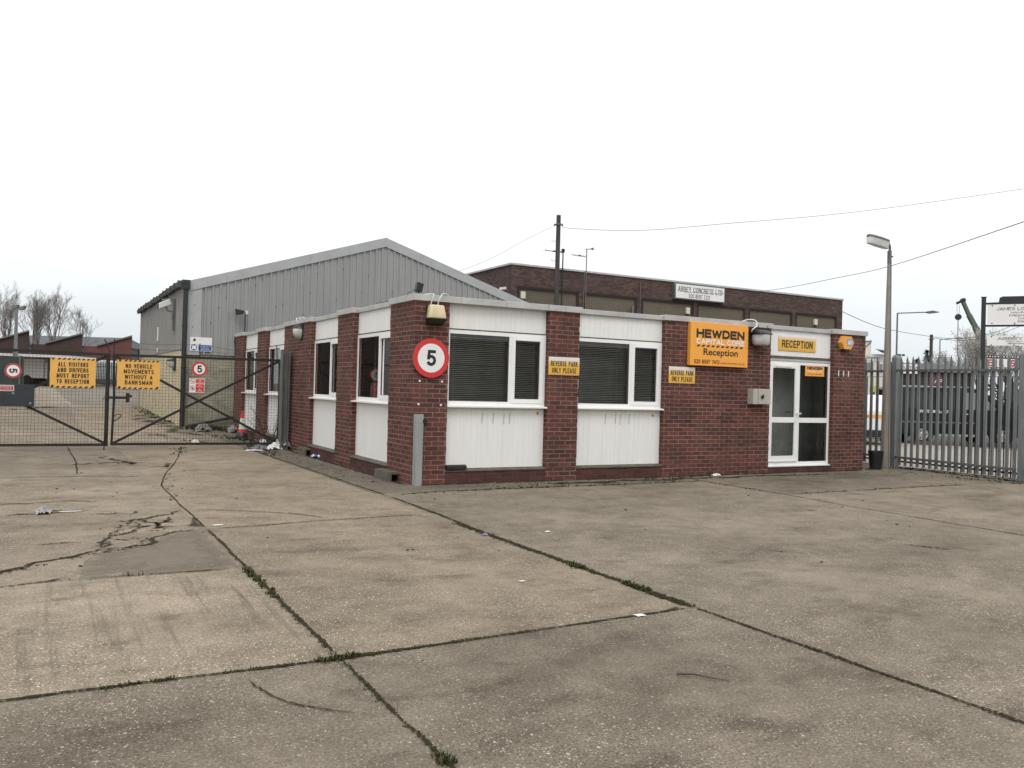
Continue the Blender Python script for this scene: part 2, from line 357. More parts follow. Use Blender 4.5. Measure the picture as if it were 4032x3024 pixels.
# ---- lettering
def text_geo(body, bold=0, sp=1.0):
    c = bpy.data.curves.new('t', 'FONT'); c.body = body; c.resolution_u = 3; c.offset = bold; c.space_character = sp
    o = bpy.data.objects.new('t', c); COL.objects.link(o)
    dg = bpy.context.evaluated_depsgraph_get(); dg.update()
    me = bpy.data.meshes.new_from_object(o.evaluated_get(dg))
    vs = [v.co.copy() for v in me.vertices]; fs = [list(p.vertices) for p in me.polygons]
    bpy.data.objects.remove(o); bpy.data.curves.remove(c); bpy.data.meshes.remove(me)
    x0 = min(v.x for v in vs); x1 = max(v.x for v in vs); y0 = min(v.y for v in vs); y1 = max(v.y for v in vs)
    return [((v.x-x0)/(x1-x0), (v.y-y0)/(y1-y0)) for v in vs], fs
def letters(mb, body, o, u, v, cx, cy, wd, ht, bold=.02, slant=0):
    "text centred on (cx,cy) of the plane o,u,v, fitted into wd x ht metres"
    vs, fs = text_geo(body, bold); o, u, v = Vector(o), Vector(u), Vector(v)
    return mb.add([o+u*(cx+(x-.5)*wd+slant*(y-.5)*ht)+v*(cy+(y-.5)*ht) for x, y in vs], fs)
def _arc(cx, cy, rx, ry, a0, a1, n=7): return [(cx+rx*math.cos(R(a0+(a1-a0)*i/n)), cy+ry*math.sin(R(a0+(a1-a0)*i/n))) for i in range(n+1)]
_O = _arc(.5,.62,.5,.38,0,180)+_arc(.5,.38,.5,.38,180,360)
GL = {'A':(1.05,[[(0,0),(.5,1),(1,0)],[(.2,.30),(.8,.30)]]),'B':(1,[[(0,.53),(.55,.53)]+_arc(.58,.265,.42,.265,90,-90)+[(0,0),(0,1)]+_arc(.55,.765,.38,.235,90,-90)+[(.5,.53)]]),
'C':(1,[_arc(.5,.64,.5,.36,12,180)+_arc(.5,.36,.5,.36,180,348)]),'D':(1,[[(0,0),(0,1)]+_arc(.42,.62,.58,.38,90,0)+_arc(.42,.38,.58,.38,0,-90)+[(0,0)]]),'E':(.86,[[(1,1),(0,1),(0,0),(1,0)],[(0,.52),(.88,.52)]]),'F':(.82,[[(1,1),(0,1),(0,0)],[(0,.5),(.88,.5)]]),
'G':(1,[_arc(.5,.64,.5,.36,14,180)+_arc(.5,.36,.5,.36,180,345)+[(1,.46),(.55,.46)]]),'H':(1,[[(0,0),(0,1)],[(1,0),(1,1)],[(0,.52),(1,.52)]]),'I':(.01,[[(.5,0),(.5,1)]]),'J':(.8,[[(1,1)]+_arc(.5,.3,.5,.3,0,-180)]),'K':(1,[[(0,0),(0,1)],[(1,1),(.05,.42)],[(.35,.62),(1,0)]]),
'L':(.8,[[(0,1),(0,0),(1,0)]]),'M':(1.3,[[(0,0),(0,1),(.5,.15),(1,1),(1,0)]]),'N':(1,[[(0,0),(0,1),(1,0),(1,1)]]),'O':(1,[_O+_O[:1]]),'P':(.95,[[(0,0),(0,1)]+_arc(.55,.74,.45,.26,90,-90)+[(0,.48)]]),'R':(1,[[(0,0),(0,1)]+_arc(.55,.75,.43,.25,90,-90)+[(0,.5)],[(.5,.5),(.95,.35),(1,0)]]),
'S':(.95,[_arc(.5,.75,.46,.25,15,270)+_arc(.5,.255,.5,.255,90,-165)]),'T':(.95,[[(0,1),(1,1)],[(.5,1),(.5,0)]]),'U':(1,[[(0,1)]+_arc(.5,.34,.5,.34,180,360)+[(1,1)]]),'V':(1,[[(0,1),(.5,0),(1,1)]]),'W':(1.45,[[(0,1),(.25,0),(.5,.95),(.75,0),(1,1)]]),'X':(1,[[(0,0),(1,1)],[(0,1),(1,0)]]),'Y':(1,[[(0,1),(.5,.45),(1,1)],[(.5,.45),(.5,0)]]),'Z':(.95,[[(0,1),(1,1),(0,0),(1,0)]]),
'0':(.9,[_O+_O[:1]]),'1':(.4,[[(0,.75),(1,1),(1,0)]]),'2':(.9,[_arc(.5,.72,.5,.28,165,-30)+[(0,0),(1,0)]]),'3':(.9,[_arc(.5,.75,.46,.25,160,-90)+_arc(.5,.255,.5,.255,90,-160)]),'4':(.95,[[(.72,0),(.72,1),(0,.3),(1,.3)]]),'5':(.95,[[(.93,1),(.2,1),(.1,.5)]+_arc(.48,.32,.52,.32,120,-160)]),'6':(.9,[_arc(.5,.72,.46,.28,20,180)+_arc(.5,.31,.5,.31,180,540)]),'7':(.85,[[(0,1),(1,1),(.35,0)]]),'8':(.92,[_arc(.5,.755,.44,.245,-90,270),_arc(.5,.255,.5,.255,90,450)]),'9':(.9,[_arc(.5,.28,.46,.28,200,360)+_arc(.5,.69,.5,.31,0,360)])}
def caps(mb, body, o, u, v, cx, cy, wd, ht, t=.17, serif=False, gap=.6):
    "capitals and figures drawn with a constant stroke t (share of the height)"
    o, u, v = Vector(o), Vector(u), Vector(v); nn = u.cross(v); T = t*ht; G = gap*T; n = len(body); SPW = .42*ht*min(1, wd/(n*ht*.75))
    wt = sum(GL[c][0] for c in body if c != ' '); g = (wd-(n-1)*G-sum(T for c in body if c != ' ')-SPW*body.count(' '))/wt; x = cx-wd/2
    for c in body:
        if c == ' ': x += SPW+G; continue
        w0, strokes0 = GL[c]; cw = w0*g; strokes = []
        for st in strokes0:          # break each line at its sharp corners
            cur = [st[0]]
            for i in range(1, len(st)):
                cur.append(st[i])
                if i < len(st)-1:
                    d0 = Vector(((st[i][0]-st[i-1][0])*cw, (st[i][1]-st[i-1][1])*ht)); d1 = Vector(((st[i+1][0]-st[i][0])*cw, (st[i+1][1]-st[i][1])*ht))
                    if d0.length > 1e-6 and d1.length > 1e-6 and d0.angle(d1) > .95: strokes.append(cur); cur = [st[i]]
            strokes.append(cur)
        for k, st in enumerate(strokes):
            pts = [Vector((x+T/2+p*cw, cy-ht/2+T/2+q*(ht-T))) for p, q in st]
            P = [pts[0]]
            for p in pts[1:]:
                if (p-P[-1]).length > T*.08: P.append(p)
            closed = (P[0]-P[-1]).length < T*.2 and len(P) > 4
            if closed: P = P[:-1]
            m = len(P); L_, R_ = [], []
            if m < 2: continue
            for i in range(m):
                a = P[(i-1)%m] if closed or i else None; b = P[(i+1)%m] if closed or i < m-1 else None; p = P[i]
                d0 = (p-a).normalized() if a is not None else (b-p).normalized(); d1 = (b-p).normalized() if b is not None else d0
                n0, n1 = Vector((-d0.y,d0.x)), Vector((-d1.y,d1.x)); mm = n0+n1; mm = mm.normalized() if mm.length > .05 else n1
                f = min(1/max(.35, mm.dot(n1)), 1.7); e = Vector((0,0))
                if not closed and i in (0, m-1) and abs(d1.y) < .999:
                    pass
                if not closed and i == 0: e = -d1*T*.5*(1 if abs(d1.y) > .98 or abs(d1.x) > .98 else .55)
                if not closed and i == m-1: e = d0*T*.5*(1 if abs(d0.y) > .98 or abs(d0.x) > .98 else .55)
                if len(P) > 6 and abs(e.x)+abs(e.y) > 0 and abs(d1.x) < .98 and abs(d1.y) < .98: e = Vector((0,0))
                L_.append(p+e+mm*f*T/2); R_.append(p+e-mm*f*T/2)
            V = lambda q: o+u*q.x+v*q.y+nn*(.00025*k)
            mb.add([V(q) for q in L_]+[V(q) for q in R_], [(i, m+i, m+(i+1)%m, (i+1)%m) for i in range(m if closed else m-1)])
            if serif:
                for i, dd in ((0, P[1]-P[0]), (m-1, P[m-2]-P[m-1])):
                    p = P[i]; dd = dd.normalized()
                    if not closed and abs(dd.y) > .75 and (p.y < cy-ht*.3 or p.y > cy+ht*.3):
                        yy = cy-ht/2 if p.y < cy else cy+ht/2-T*.45; s_ = T*1.05
                        mb.add([V(Vector((p.x-s_,yy)))+nn*.0006, V(Vector((p.x+s_,yy)))+nn*.0006, V(Vector((p.x+s_,yy+T*.45)))+nn*.0006, V(Vector((p.x-s_,yy+T*.45)))+nn*.0006], [(0,1,2,3)])
        x += cw+T+G
    return mb
def disc(mb, o, u, v, cx, cy, r, r0=0, n=40):
    o, u, v = Vector(o), Vector(u), Vector(v)
    P = lambda rr, a: o+u*(cx+rr*math.cos(a))+v*(cy+rr*math.sin(a))
    A = [2*math.pi*i/n for i in range(n)]
    if r0 == 0: return mb.poly([P(r,a) for a in A])
    for i in range(n): mb.quad(P(r0,A[i]), P(r,A[i]), P(r,A[(i+1)%n]), P(r0,A[(i+1)%n]))
    return mb
def rect(mb, o, u, v, x0, y0, x1, y1):
    o, u, v = Vector(o), Vector(u), Vector(v)
    return mb.quad(o+u*x0+v*y0, o+u*x1+v*y0, o+u*x1+v*y1, o+u*x0+v*y1)
X, Y, Z = Vector((1,0,0)), Vector((0,1,0)), Vector((0,0,1))

# ------------------------------------------------------------------ ground
def gh(x, y):
    "the yard rises gently behind the gate"
    pts = [(-1e3,0),(12,0),(28,.34),(70,.84),(110,1.15),(1e4,1.2)]
    for (a, h0), (b, h1) in zip(pts, pts[1:]):
        if y <= b: h = h0+(h1-h0)*(y-a)/(b-a); break
    return h*max(0, min(1, (7-x)/7))
mb = MB()
xs = [-400,-150,-60,-30,-16,-9,-5,-2,0,2,4,7,12,30,60,120,400,900]; ys = [-60,-20,0,12,28,45,70,110,200,500,1200]
for a, b in zip(xs, xs[1:]):
    for c, d in zip(ys, ys[1:]):
        mb.quad(*[(x, y, gh(x,y)-.02) for x, y in ((a,c),(b,c),(b,d),(a,d))])
tag(mb.build('ground', m_ground), kind='structure')
mb = MB()
def slab(x0, y0, x1, y1, t=1.0, warm=0, streak=1.0):
    n = max(1, int((y1-y0)/4)) if y1 > 10 else 1
    for i in range(n):
        a, b = y0+(y1-y0)*i/n, y0+(y1-y0)*(i+1)/n
        mb.quad(*[(x, y, gh(x,y)) for x, y in ((x0,a),(x1,a),(x1,b),(x0,b))], col=(t*(1+warm), t, t*(1-warm), streak))
XL, XA, XB, XC = -3.54, -.90, 5.0, 11.95
slab(-14,-22,XL,-7.62,.80,.0); slab(-14,-7.62,XL,-5.1,1.16,.02,.3); slab(-14,-5.1,XL,-3.1,.97,.01); slab(-14,-3.1,XL,2.4,1.08,.02); slab(-14,2.4,-4.5,8.9,.9,.0); slab(-4.5,2.4,XL,8.9,.95)
slab(XL,-22,XA,-7.62,.82,.0); slab(XL,-7.62,XA,-2.95,1.02,.03); slab(XL,-2.95,XA,8.9,1.10,.04)
slab(XA,-22,XB,-.88,.93,.0); slab(XA,-.88,XB,14,.70,-.01); slab(XA,14,7,30,.7)  # apron slab darkened for stain and contact shadow beside the walls
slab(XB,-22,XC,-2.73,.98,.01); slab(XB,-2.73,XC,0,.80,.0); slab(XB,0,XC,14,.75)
slab(-14,8.9,-4.0,29,1.1,.0); slab(-4.0,8.9,-1.6,29,1.25,.02); slab(-1.6,8.9,XA,29,.95)
slab(-14,29,-4.6,70,1.3); slab(-4.6,29,4,70,1.38)
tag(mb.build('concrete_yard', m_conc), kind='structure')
mb = MB()
a = (.97,.96,.96,1)
def ragged(pts, z, j, step=.05, col=None):
    out = []
    for a, b in zip(pts, pts[1:]+pts[:1]):
        a, b = Vector((*a,0)), Vector((*b,0)); k = max(1, int((b-a).length/step))
        for i in range(k): p = a.lerp(b, i/k); out.append((p.x+rj.gauss(0,j), p.y+rj.gauss(0,j), z))
    c = Vector((sum(p[0] for p in out)/len(out), sum(p[1] for p in out)/len(out), z)); m = len(out)
    for i in range(m): mb.add([c,out[i],out[(i+1)%m]], [(0,1,2)], col or [(1,0,0,1),(0,0,0,1),(0,0,0,1)])
rj = random.Random(5)
P_ = [(-4.74,-5.08),(-4.27,-5.12),(-3.9,-5.13),(-3.575,-5.1),(-3.56,-3.2),(-3.78,-3.22),(-3.98,-3.42),(-4.1,-3.72),(-4.35,-3.9),(-4.6,-4.05),(-4.68,-4.4)]
ragged(P_, .003, .008, .05)
tag(mb.build('repair_patch', m_patch), kind='structure')
mb = MB()
ragged([(-3.72,-3.12),(-3.60,-3.10),(-3.50,-3.1),(-3.47,-2.6),(-3.50,-2.1),(-3.56,-2.4),(-3.62,-2.6),(-3.66,-2.8)], .0045, .006, .05)
ragged([(-3.12,3.2),(-2.95,4.0),(-2.85,4.6),(-2.98,4.6),(-3.08,4.1),(-3.2,3.6)], .0045, .012, .06)
tag(mb.build('tarmac_patch', m_tar), kind='structure')
mb = MB(); mb.quad((12.25,-14,-.006),(21,-14,-.006),(24,26,-.006),(12.25,26,-.006))
tag(mb.build('forecourt', m_pave), kind='structure')
mb = MB(); k0, k1 = sv(10,31.5,-.01), sv(60,31.5,-.01); k2, k3 = sv(60,44,-.01), sv(10,44,-.01); mb.quad(k0,k1,k2,k3)
tag(mb.build('road', m_asph), kind='structure')
mb = MB(); mb.bar(sv(13.9,29.2,.05), sv(30,28.6,.05), .14, .14)
tag(mb.build('kerb', m_ledge), kind='structure')
STAINS = [(-2.0, -8.15, 0.45, 0.35), (-2.25, -8.75, 0.6, 0.3, 0.5), (-1.45, -7.3, 0.5, 0.3, 0.6), (-2.55, -6.0, 0.3, 0.22), (-1.35, -2.75, 0.4, 0.22), (-2.9, -8.4, 0.5, 0.3), (-4.6, -8.3, 0.9, 0.35), (0.9, -6.3, 1.1, 0.45, 0.3), (2.7, -5.3, 0.5, 0.2), (3.9, -4.1, 0.5, 0.2, 0.3), (1.6, -7.2, 0.9, 0.3, -0.4), (3.4, -6.6, 0.8, 0.4, 0.2), (2.6, -2.2, 1.3, 0.5, 0.1), (7.2, -1.2, 1.6, 0.8), (9.4, -0.9, 1.4, 0.7), (-1.9, 0.5, 0.9, 0.6, 0.3), (-2.6, -4.7, 0.7, 0.45), (-4.6, -0.2, 0.9, 0.4), (-5.2, -2.4, 0.8, 0.3), (-4.3, 4.2, 1.0, 0.7), (-3.2, 5.8, 0.5, 0.9), (4.2, -1.4, 1.0, 0.35), (-0.5, 3.2, 0.35, 1.8), (-0.5, 6.6, 0.4, 1.0), (0.6, -0.45, 1.2, 0.35), (8.2, -3.9, 1.2, 0.4), (-1.1, -9.0, 0.5, 0.25), (0.3, -8.2, 0.8, 0.35, 0.2)]
m_stain = dirtmat('old oil and damp stain', (.060,.051,.037), (.075,.064,.046), .05, 1.0, 7, .16)
mb = MB()
def stain(x, y, rx, ry, rot=0, z=.002):
    m = 26; P = []
    for i in range(m):
        a = 6.2832*i/m; k = 1+.22*math.sin(3*a+x*7)+.15*math.sin(5*a+y*5); u_, v_ = rx*k*math.cos(a), ry*k*math.sin(a); P.append((x+u_*math.cos(rot)-v_*math.sin(rot), y+u_*math.sin(rot)+v_*math.cos(rot), z))
    for i in range(m): mb.add([(x,y,z),P[i],P[(i+1)%m]], [(0,1,2)], [(1,0,0,1),(0,0,0,1),(0,0,0,1)])
for i, q in enumerate(STAINS): stain(*q[:4], rot=q[4] if len(q) > 4 else 0, z=.0015+.00012*i)
tag(mb.build('yard_stains', m_stain), kind='structure')
# joints and cracks: strips of soil with ragged edges; wall base strips add shade
rj = random.Random(5)
def strip(mb, pts, w0, z=.007, step=.05, jag=.5, wob=.0035):
    P = [Vector((p[0],p[1],0)) for p in pts]; out = []
    for a, b in zip(P, P[1:]):
        n = max(1, int((b-a).length/step))
        for i in range(n): out.append(a.lerp(b, i/n))
    out.append(P[-1]); m = len(out); prev = None; off = 0; ww = w0
    for i, p in enumerate(out):
        t = (out[min(i+1,m-1)]-out[max(i-1,0)]).normalized(); nn = Vector((-t.y,t.x,0))
        off = off*.85+rj.uniform(-wob,wob); ww = ww*.7+.3*w0*rj.uniform(1-jag*1.6,1+jag*1.6); q = max(ww,.15*w0)*(min(1,.25+i/4, .25+(m-1-i)/4))
        q = q*.45+.007
        a, c, b = p+nn*(off+q*rj.uniform(.85,1.15)), p+nn*off, p+nn*(off-q*rj.uniform(.85,1.15)); zz = gh(p.x,p.y)+z
        a.z = b.z = c.z = zz; en = min(1, (i+.0)/5, (m-1-i)/5)
        if prev:
            mb.quad(prev[0],prev[1],c,a, col=[(0,0,0,1),(pe,0,0,1),(en,0,0,1),(0,0,0,1)]); mb.quad(prev[1],prev[2],b,c, col=[(pe,0,0,1),(0,0,0,1),(0,0,0,1),(en,0,0,1)])
        prev = (a, c, b); pe = en
JMAIN = [(-.87,7.3),(-.83,3.8),(-.82,1.2),(-.80,-1.16),(-.83,-2.9),(-.92,-4.4),(-.92,-7.5),(-.91,-9),(-.92,-13)]
JLEFT = [(-2.2,8.3),(-2.81,4.6),(-3.24,2.5),(-3.48,.9),(-3.51,-.9),(-3.5,-3.1),(-3.54,-7.6),(-3.55,-9.2),(-3.56,-12)]
JCROSS = [(-9,-7.55),(-4.8,-7.62),(-3.54,-7.66),(-2.4,-7.62),(-.93,-7.57)]
mb = MB()
strip(mb, JMAIN[:4], .03); strip(mb, JMAIN[3:6], .05); strip(mb, [(-.92,-3.6),(-.92,-7.6)], .075, z=.0075, step=.03); strip(mb, JMAIN[6:], .026, step=.03, jag=.7)
strip(mb, JLEFT[:6], .014, jag=1); strip(mb, JLEFT[5:7], .024, jag=.8, step=.03); strip(mb, JLEFT[6:], .016, jag=.9, step=.03)
strip(mb, JCROSS[:3], .022, step=.03, jag=.8); strip(mb, [(-3.7,-7.662),(-3.2,-7.645)], .05, step=.03, jag=.8, z=.0075); strip(mb, JCROSS[2:4]+[(-1.7,-7.6)], .026, step=.03, jag=.7); strip(mb, [(-1.9,-7.605),(-1.4,-7.59),(-.93,-7.57)], .02, step=.03, z=.0062)
strip(mb, [(-1.25,-7.585),(-.95,-7.52)], .07, z=.0055, step=.03, jag=.9)
strip(mb, [(-.78,-1.1),(.16,-.87),(1.7,-.86),(2.85,-.89),(5.1,-.85)], .04, jag=.8)
strip(mb, [(5.33,.0),(5.18,-.82),(5.12,-2.75),(5.0,-3.95),(4.87,-6.6),(4.7,-11)], .022)
strip(mb, [(5.12,-2.77),(6.7,-2.73),(8.7,-2.66),(9.7,-2.7),(9.9,-3.0),(9.75,-3.5)], .03, jag=.8)
strip(mb, [(-3.5,-3.08),(-3.0,-3.07),(-2.4,-2.95),(-1.4,-2.9),(-.95,-2.93)], .022)
tag(mb.build('slab_joints', m_soil), kind='structure')
mb = MB()
strip(mb, [(-7,-5.6),(-5.26,-4.65),(-5.0,-4.33),(-4.71,-4.14),(-4.52,-3.93),(-4.16,-3.77),(-4.03,-3.39),(-3.78,-3.18),(-3.56,-3.08)], .045, jag=.9, wob=.03)
strip(mb, [(-4.52,-3.93),(-4.52,-3.48),(-4.46,-3.4),(-4.12,-2.2),(-3.71,-1.73),(-3.54,-1.54)], .05, jag=1, wob=.05)
strip(mb, [(-4.12,-2.2),(-3.9,-2.6),(-4.0,-2.9),(-3.7,-2.9)], .05, jag=1, wob=.05); strip(mb, [(-4.3,-2.8),(-3.95,-2.75),(-3.75,-2.3),(-3.6,-2.1)], .06, jag=1, wob=.06)
strip(mb, [(-4.0,-2.4),(-3.8,-2.35),(-3.6,-2.5)], .08, jag=1, wob=.06)
strip(mb, [(-4.52,-3.48),(-4.8,-3.44),(-5.1,-3.5)], .02, jag=.9); strip(mb, [(-7,-5.3),(-5.25,-5.14),(-4.94,-5.06),(-4.74,-4.9)], .03, jag=.8)
strip(mb, [(-4.74,-5.04),(-3.56,-5.12)], .012, jag=.9); strip(mb, [(-3.48,-1.56),(-2.9,-1.97),(-2.42,-2.33),(-2.06,-2.9)], .014, jag=.8)
strip(mb, [(-4.07,-7.7),(-4.05,-7.9),(-4.0,-8.1),(-3.93,-8.23),(-3.8,-8.37),(-3.59,-8.55)], .004, jag=.6, wob=.004)
strip(mb, [(-9,2.5),(-5.5,2.48),(-4.5,2.41),(-3.44,2.2)], .03, jag=.9, wob=.03); strip(mb, [(-4.5,2.6),(-4.45,5),(-4.5,8.8)], .02, jag=.9)
strip(mb, [(-4.6,4.3),(-4,4.6),(-3.6,4.3),(-3.1,4.5)], .09, jag=1, wob=.08); strip(mb, [(-4.1,6.3),(-3.7,5.2),(-3.55,4.2)], .08, jag=1, wob=.08)
strip(mb, [(-5.4,-1.55),(-5.1,-1.5),(-4.75,-1.4),(-4.5,-1.35)], .05, jag=1, wob=.03); strip(mb, [(-5.0,-1.25),(-4.7,-1.3)], .12, jag=1, wob=.03)
strip(mb, [(-7,-.9),(-5.2,-.6),(-4.2,-.55)], .035, jag=1, wob=.05); strip(mb, [(-4.6,-1.75),(-4.1,-1.7)], .05, jag=1, wob=.05)
strip(mb, [(-2.4,13.0),(-1.7,11.6),(-1.4,9.3)], .14, jag=1, wob=.1); strip(mb, [(-1.9,22),(-1.6,15),(-1.45,12)], .3, jag=1, wob=.2)
strip(mb, [(-2.6,-4.2),(-2.2,-4.25)], .02, jag=1); strip(mb, [(1.2,-6.1),(1.5,-6.4)], .02, jag=1); strip(mb, [(2.6,-5.2),(2.72,-5.25)], .07, jag=1); strip(mb, [(3.9,-4.2),(4.2,-4.25)], .05, jag=1)
strip(mb, [(3.0,-6.3),(3.25,-6.85)], .05, jag=1, wob=.05); strip(mb, [(.1,-4.95),(.2,-5.05)], .09, jag=.8)
strip(mb, [(-6.5,11.9),(-4.3,12.4),(-3.6,12.3)], .12, jag=1, wob=.1); strip(mb, [(-8,24),(-5,26),(-4.2,27)], .5, jag=1, wob=.3)
strip(mb, [(.0,-.07),(4.9,-.07),(7.6,-.06),(10.4,-.06)], .12, jag=.9, step=.06); strip(mb, [(-.07,.0),(-.07,5),(-.07,13.7)], .12, jag=.9, step=.06); strip(mb, [(11.7,.3),(11.5,-2.9)], .2, jag=.9)  # along the wall base: dirt with contact shadow painted in
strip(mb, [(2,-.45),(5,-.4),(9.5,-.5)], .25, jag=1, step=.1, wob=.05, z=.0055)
for (a, b, c, d) in ((-4.35,-2.7,-3.75,-1.85),(-4.5,-3.6,-4.1,-2.6),(-3.2,3.0,-2.6,5.2),(-4.4,4.0,-3.2,4.9)):
    for k in range(9): x0, y0 = rj.uniform(a,c), rj.uniform(b,d); x1, y1 = x0+rj.uniform(-.25,.25), y0+rj.uniform(-.3,.3); strip(mb, [(x0,y0),((x0+x1)/2+rj.uniform(-.05,.05),(y0+y1)/2),(x1,y1)], rj.uniform(.02,.06), jag=1, step=.03, wob=.02, z=.0052+.0002*k)
tag(mb.build('slab_cracks_and_base_shade', m_crack_shade), kind='structure')

# ------------------------------------------------------------------ office building
H = 2.95
off = thing('office_building', (0,0,0), 'single storey flat roofed office with dark red brick piers and white panels', 'building')
PY = .10     # panels stand this far behind the pier faces
def piers():
    D = .24
    rb = random.Random(77)
    def courses(pts, name='brick_pier', h=2.86):
        "brickwork laid course by course, each a few millimetres in or out"
        vs = []; fs = []; k = len(pts); z = 0; rings = 0; c = sum((Vector(p) for p in pts), Vector((0,0,0)))/k
        while z < h-.001:
            z1 = min(h, z+.075); j = [(rb.uniform(-.0035,.0035), rb.uniform(-.0035,.0035)) for p in pts]
            for zz in (z, z1): vs += [(p[0]+a, p[1]+b, zz) for p, (a, b) in zip(pts, j)]; rings += 1
            z = z1
        for i in range(rings-1):
            for q in range(k): fs.append((i*k+q, i*k+(q+1)%k, (i+1)*k+(q+1)%k, (i+1)*k+q))
        fs += [tuple(range(k-1,-1,-1)), tuple(range((rings-1)*k, rings*k))]
        m_ = MB(); m_.add(vs, fs); m_.build(name, m_brick, off, uv=True)
    def pier(x0, y0, z0, x1, y1, z1): courses([(x0,y0,0),(x1,y0,0),(x1,y1,0),(x0,y1,0)], h=z1)
    courses([(0,0,0),(.585,0,0),(.585,D,0),(D,D,0),(D,1.06,0),(0,1.06,0)])
    pier(2.43,0,0,3.05,D,2.86); pier(4.925,0,0,7.585,D,2.86)
    courses([(9.40,0,0),(10.37,0,0),(10.37,13.9,0),(10.13,13.9,0),(10.13,D,0),(9.40,D,0)], 'brick_wall')
    for a, b in ((2.97,3.915),(5.81,8.09),(10.0,10.975)): pier(0,a,0,D,b,2.86)
    courses([(0,12.87,0),(D,12.87,0),(D,13.66,0),(10.13,13.66,0),(10.13,13.9,0),(0,13.9,0)], 'brick_wall')
piers()
LBAYS = ((1.06,2.97),(3.915,5.81),(8.09,10.0),(10.975,12.87))
FBAYS = ((.585,2.43),(3.05,4.925))
# plinth + ledge
for a, b in FBAYS:
    MB().box(a,.004,0,b,.2,.19).build('plinth', m_plinth, off, uv=True); MB().prism([(a,-.012,.19),(a,-.012,.205),(a,PY+.005,.235),(a,PY+.03,.19)], (b-a,0,0)).build('ledge', m_ledge, off)
MB().box(7.585,.01,0,9.40,.2,.11).build('plinth', m_plinth, off, uv=True); MB().prism([(7.585,.0,.11),(7.585,.0,.117),(7.585,PY,.1175),(7.585,PY,.11)], (9.40-7.585,0,0)).build('ledge', m_ledge, off)
for a, b in LBAYS:
    MB().box(.004,a,0,.2,b,.19).build('plinth', m_plinth, off, uv=True); MB().prism([(-.012,a,.19),(-.012,a,.205),(PY+.005,a,.235),(PY+.03,a,.19)], (0,b-a,0)).build('ledge', m_ledge, off)
def boards(o, u, n, wd, z0, z1, name, pitch=.098):
    "tongue-and-groove panel: width wd along u, outward normal n"
    o, u, n = Vector(o), Vector(u), Vector(n); prof = [(0,-.03)]; x = 0
    k = max(1, round(wd/pitch)); p = wd/k
    prof.append((0,0))
    for i in range(1, k): prof += [(i*p-.002,0),(i*p-.0006,-.0035),(i*p+.0006,-.0035),(i*p+.002,0)]
    prof += [(wd,0),(wd,-.03)]
    m_ = MB(); m_.prism([o+u*a+n*b+Z*z0 for a, b in prof], Z*(z1-z0)); return m_.build(name, m_white, off)
def window(o, u, n, wd, flip=False):
    "frame with a wide fixed pane and a casement; o = left bottom of the opening on the panel plane"
    o, u, n = Vector(o), Vector(u), Vector(n); z0, z1 = 1.25, 2.45
    B = lambda m_, x0, zz0, x1, zz1, d0, d1: m_.prism([o+u*x0+n*d0+Z*zz0, o+u*x1+n*d0+Z*zz0, o+u*x1+n*d0+Z*zz1, o+u*x0+n*d0+Z*zz1], n*(d1-d0))
    fx = 1.17; t = .06
    m_ = MB()
    B(m_,0,z0,wd,z0+t,-.05,.012); B(m_,0,z1-t,wd,z1,-.05,.012); B(m_,0,z0+t,t,z1-t,-.05,.012); B(m_,wd-t,z0+t,wd,z1-t,-.05,.012); B(m_,fx-t/2,z0+t,fx+t/2,z1-t,-.05,.012)
    win = m_.build('window', m_frame, off)
    s_ = MB(); a, b, c, d = fx+t/2-.012, wd-t+.012, z0+t-.012, z1-t+.012; q = .065
    B(s_,a,c,b,c+q,-.03,.026); B(s_,a,d-q,b,d,-.03,.026); B(s_,a,c+q,a+q,d-q,-.03,.026); B(s_,b-q,c+q,b,d-q,-.03,.026); B(s_,a+q+.02,d-q-.001,b-q-.02,d-q+.025,.026,.036)
    s_.build('sash', m_frame, win)
    for x0, zz0, x1, zz1 in ((t,z0+t,fx-t/2,z1-t),(a+q,c+q,b-q,d-q)):
        rect(MB(), o-n*.012, u, Z, x0, zz0, x1, zz1).build('pane', m_glass, win)
        g = MB(); B(g,x0,zz0,x1,zz0+.007,-.010,-.001); B(g,x0,zz1-.007,x1,zz1,-.010,-.001); B(g,x0,zz0+.007,x0+.007,zz1-.007,-.010,-.001); B(g,x1-.007,zz0+.007,x1,zz1-.007,-.010,-.001)
        g.build('gasket', m_seal, win)
    return win
def blind(win, o, u, n, x0, x1, z0, z1, tilt=.52, pitch=.031, gaps=()):
    o, u, n = Vector(o), Vector(u), Vector(n); m_ = MB(); z = z0+.02; rb = random.Random(int(x0*100+o.x*37+o.y*11)); i = 0
    while z < z1:
        t = tilt+rb.uniform(-.06,.06); dz = .0125*math.sin(t); dn = .0125*math.cos(t); sag = rb.uniform(-.002,.002); zz = z+rb.uniform(-.002,.002)
        a = o-n*.10
        m_.quad(a+u*x0+n*dn+Z*(zz-dz), a+u*x1+n*dn+Z*(zz-dz+sag), a+u*x1-n*dn+Z*(zz+dz+sag), a+u*x0-n*dn+Z*(zz+dz)); z += pitch; i += 1
    for x in (x0+.15, (x0+x1)/2, x1-.15): m_.bar(o-n*.085+u*x+Z*z0, o-n*.085+u*x+Z*z1, .004, .002, up=n)
    m_.build('blind', m_slat, win)
def sill(win, o, u, n, wd, ext=.03):
    o, u, n = Vector(o), Vector(u), Vector(n); m_ = MB()
    pr = [(.0,1.252),(.118,1.236),(.118,1.214),(.108,1.214),(.0,1.218)]
    m_.prism([o-u*ext*0+n*a+Z*z for a, z in pr], u*wd); m_.build('sill', m_frame, win)
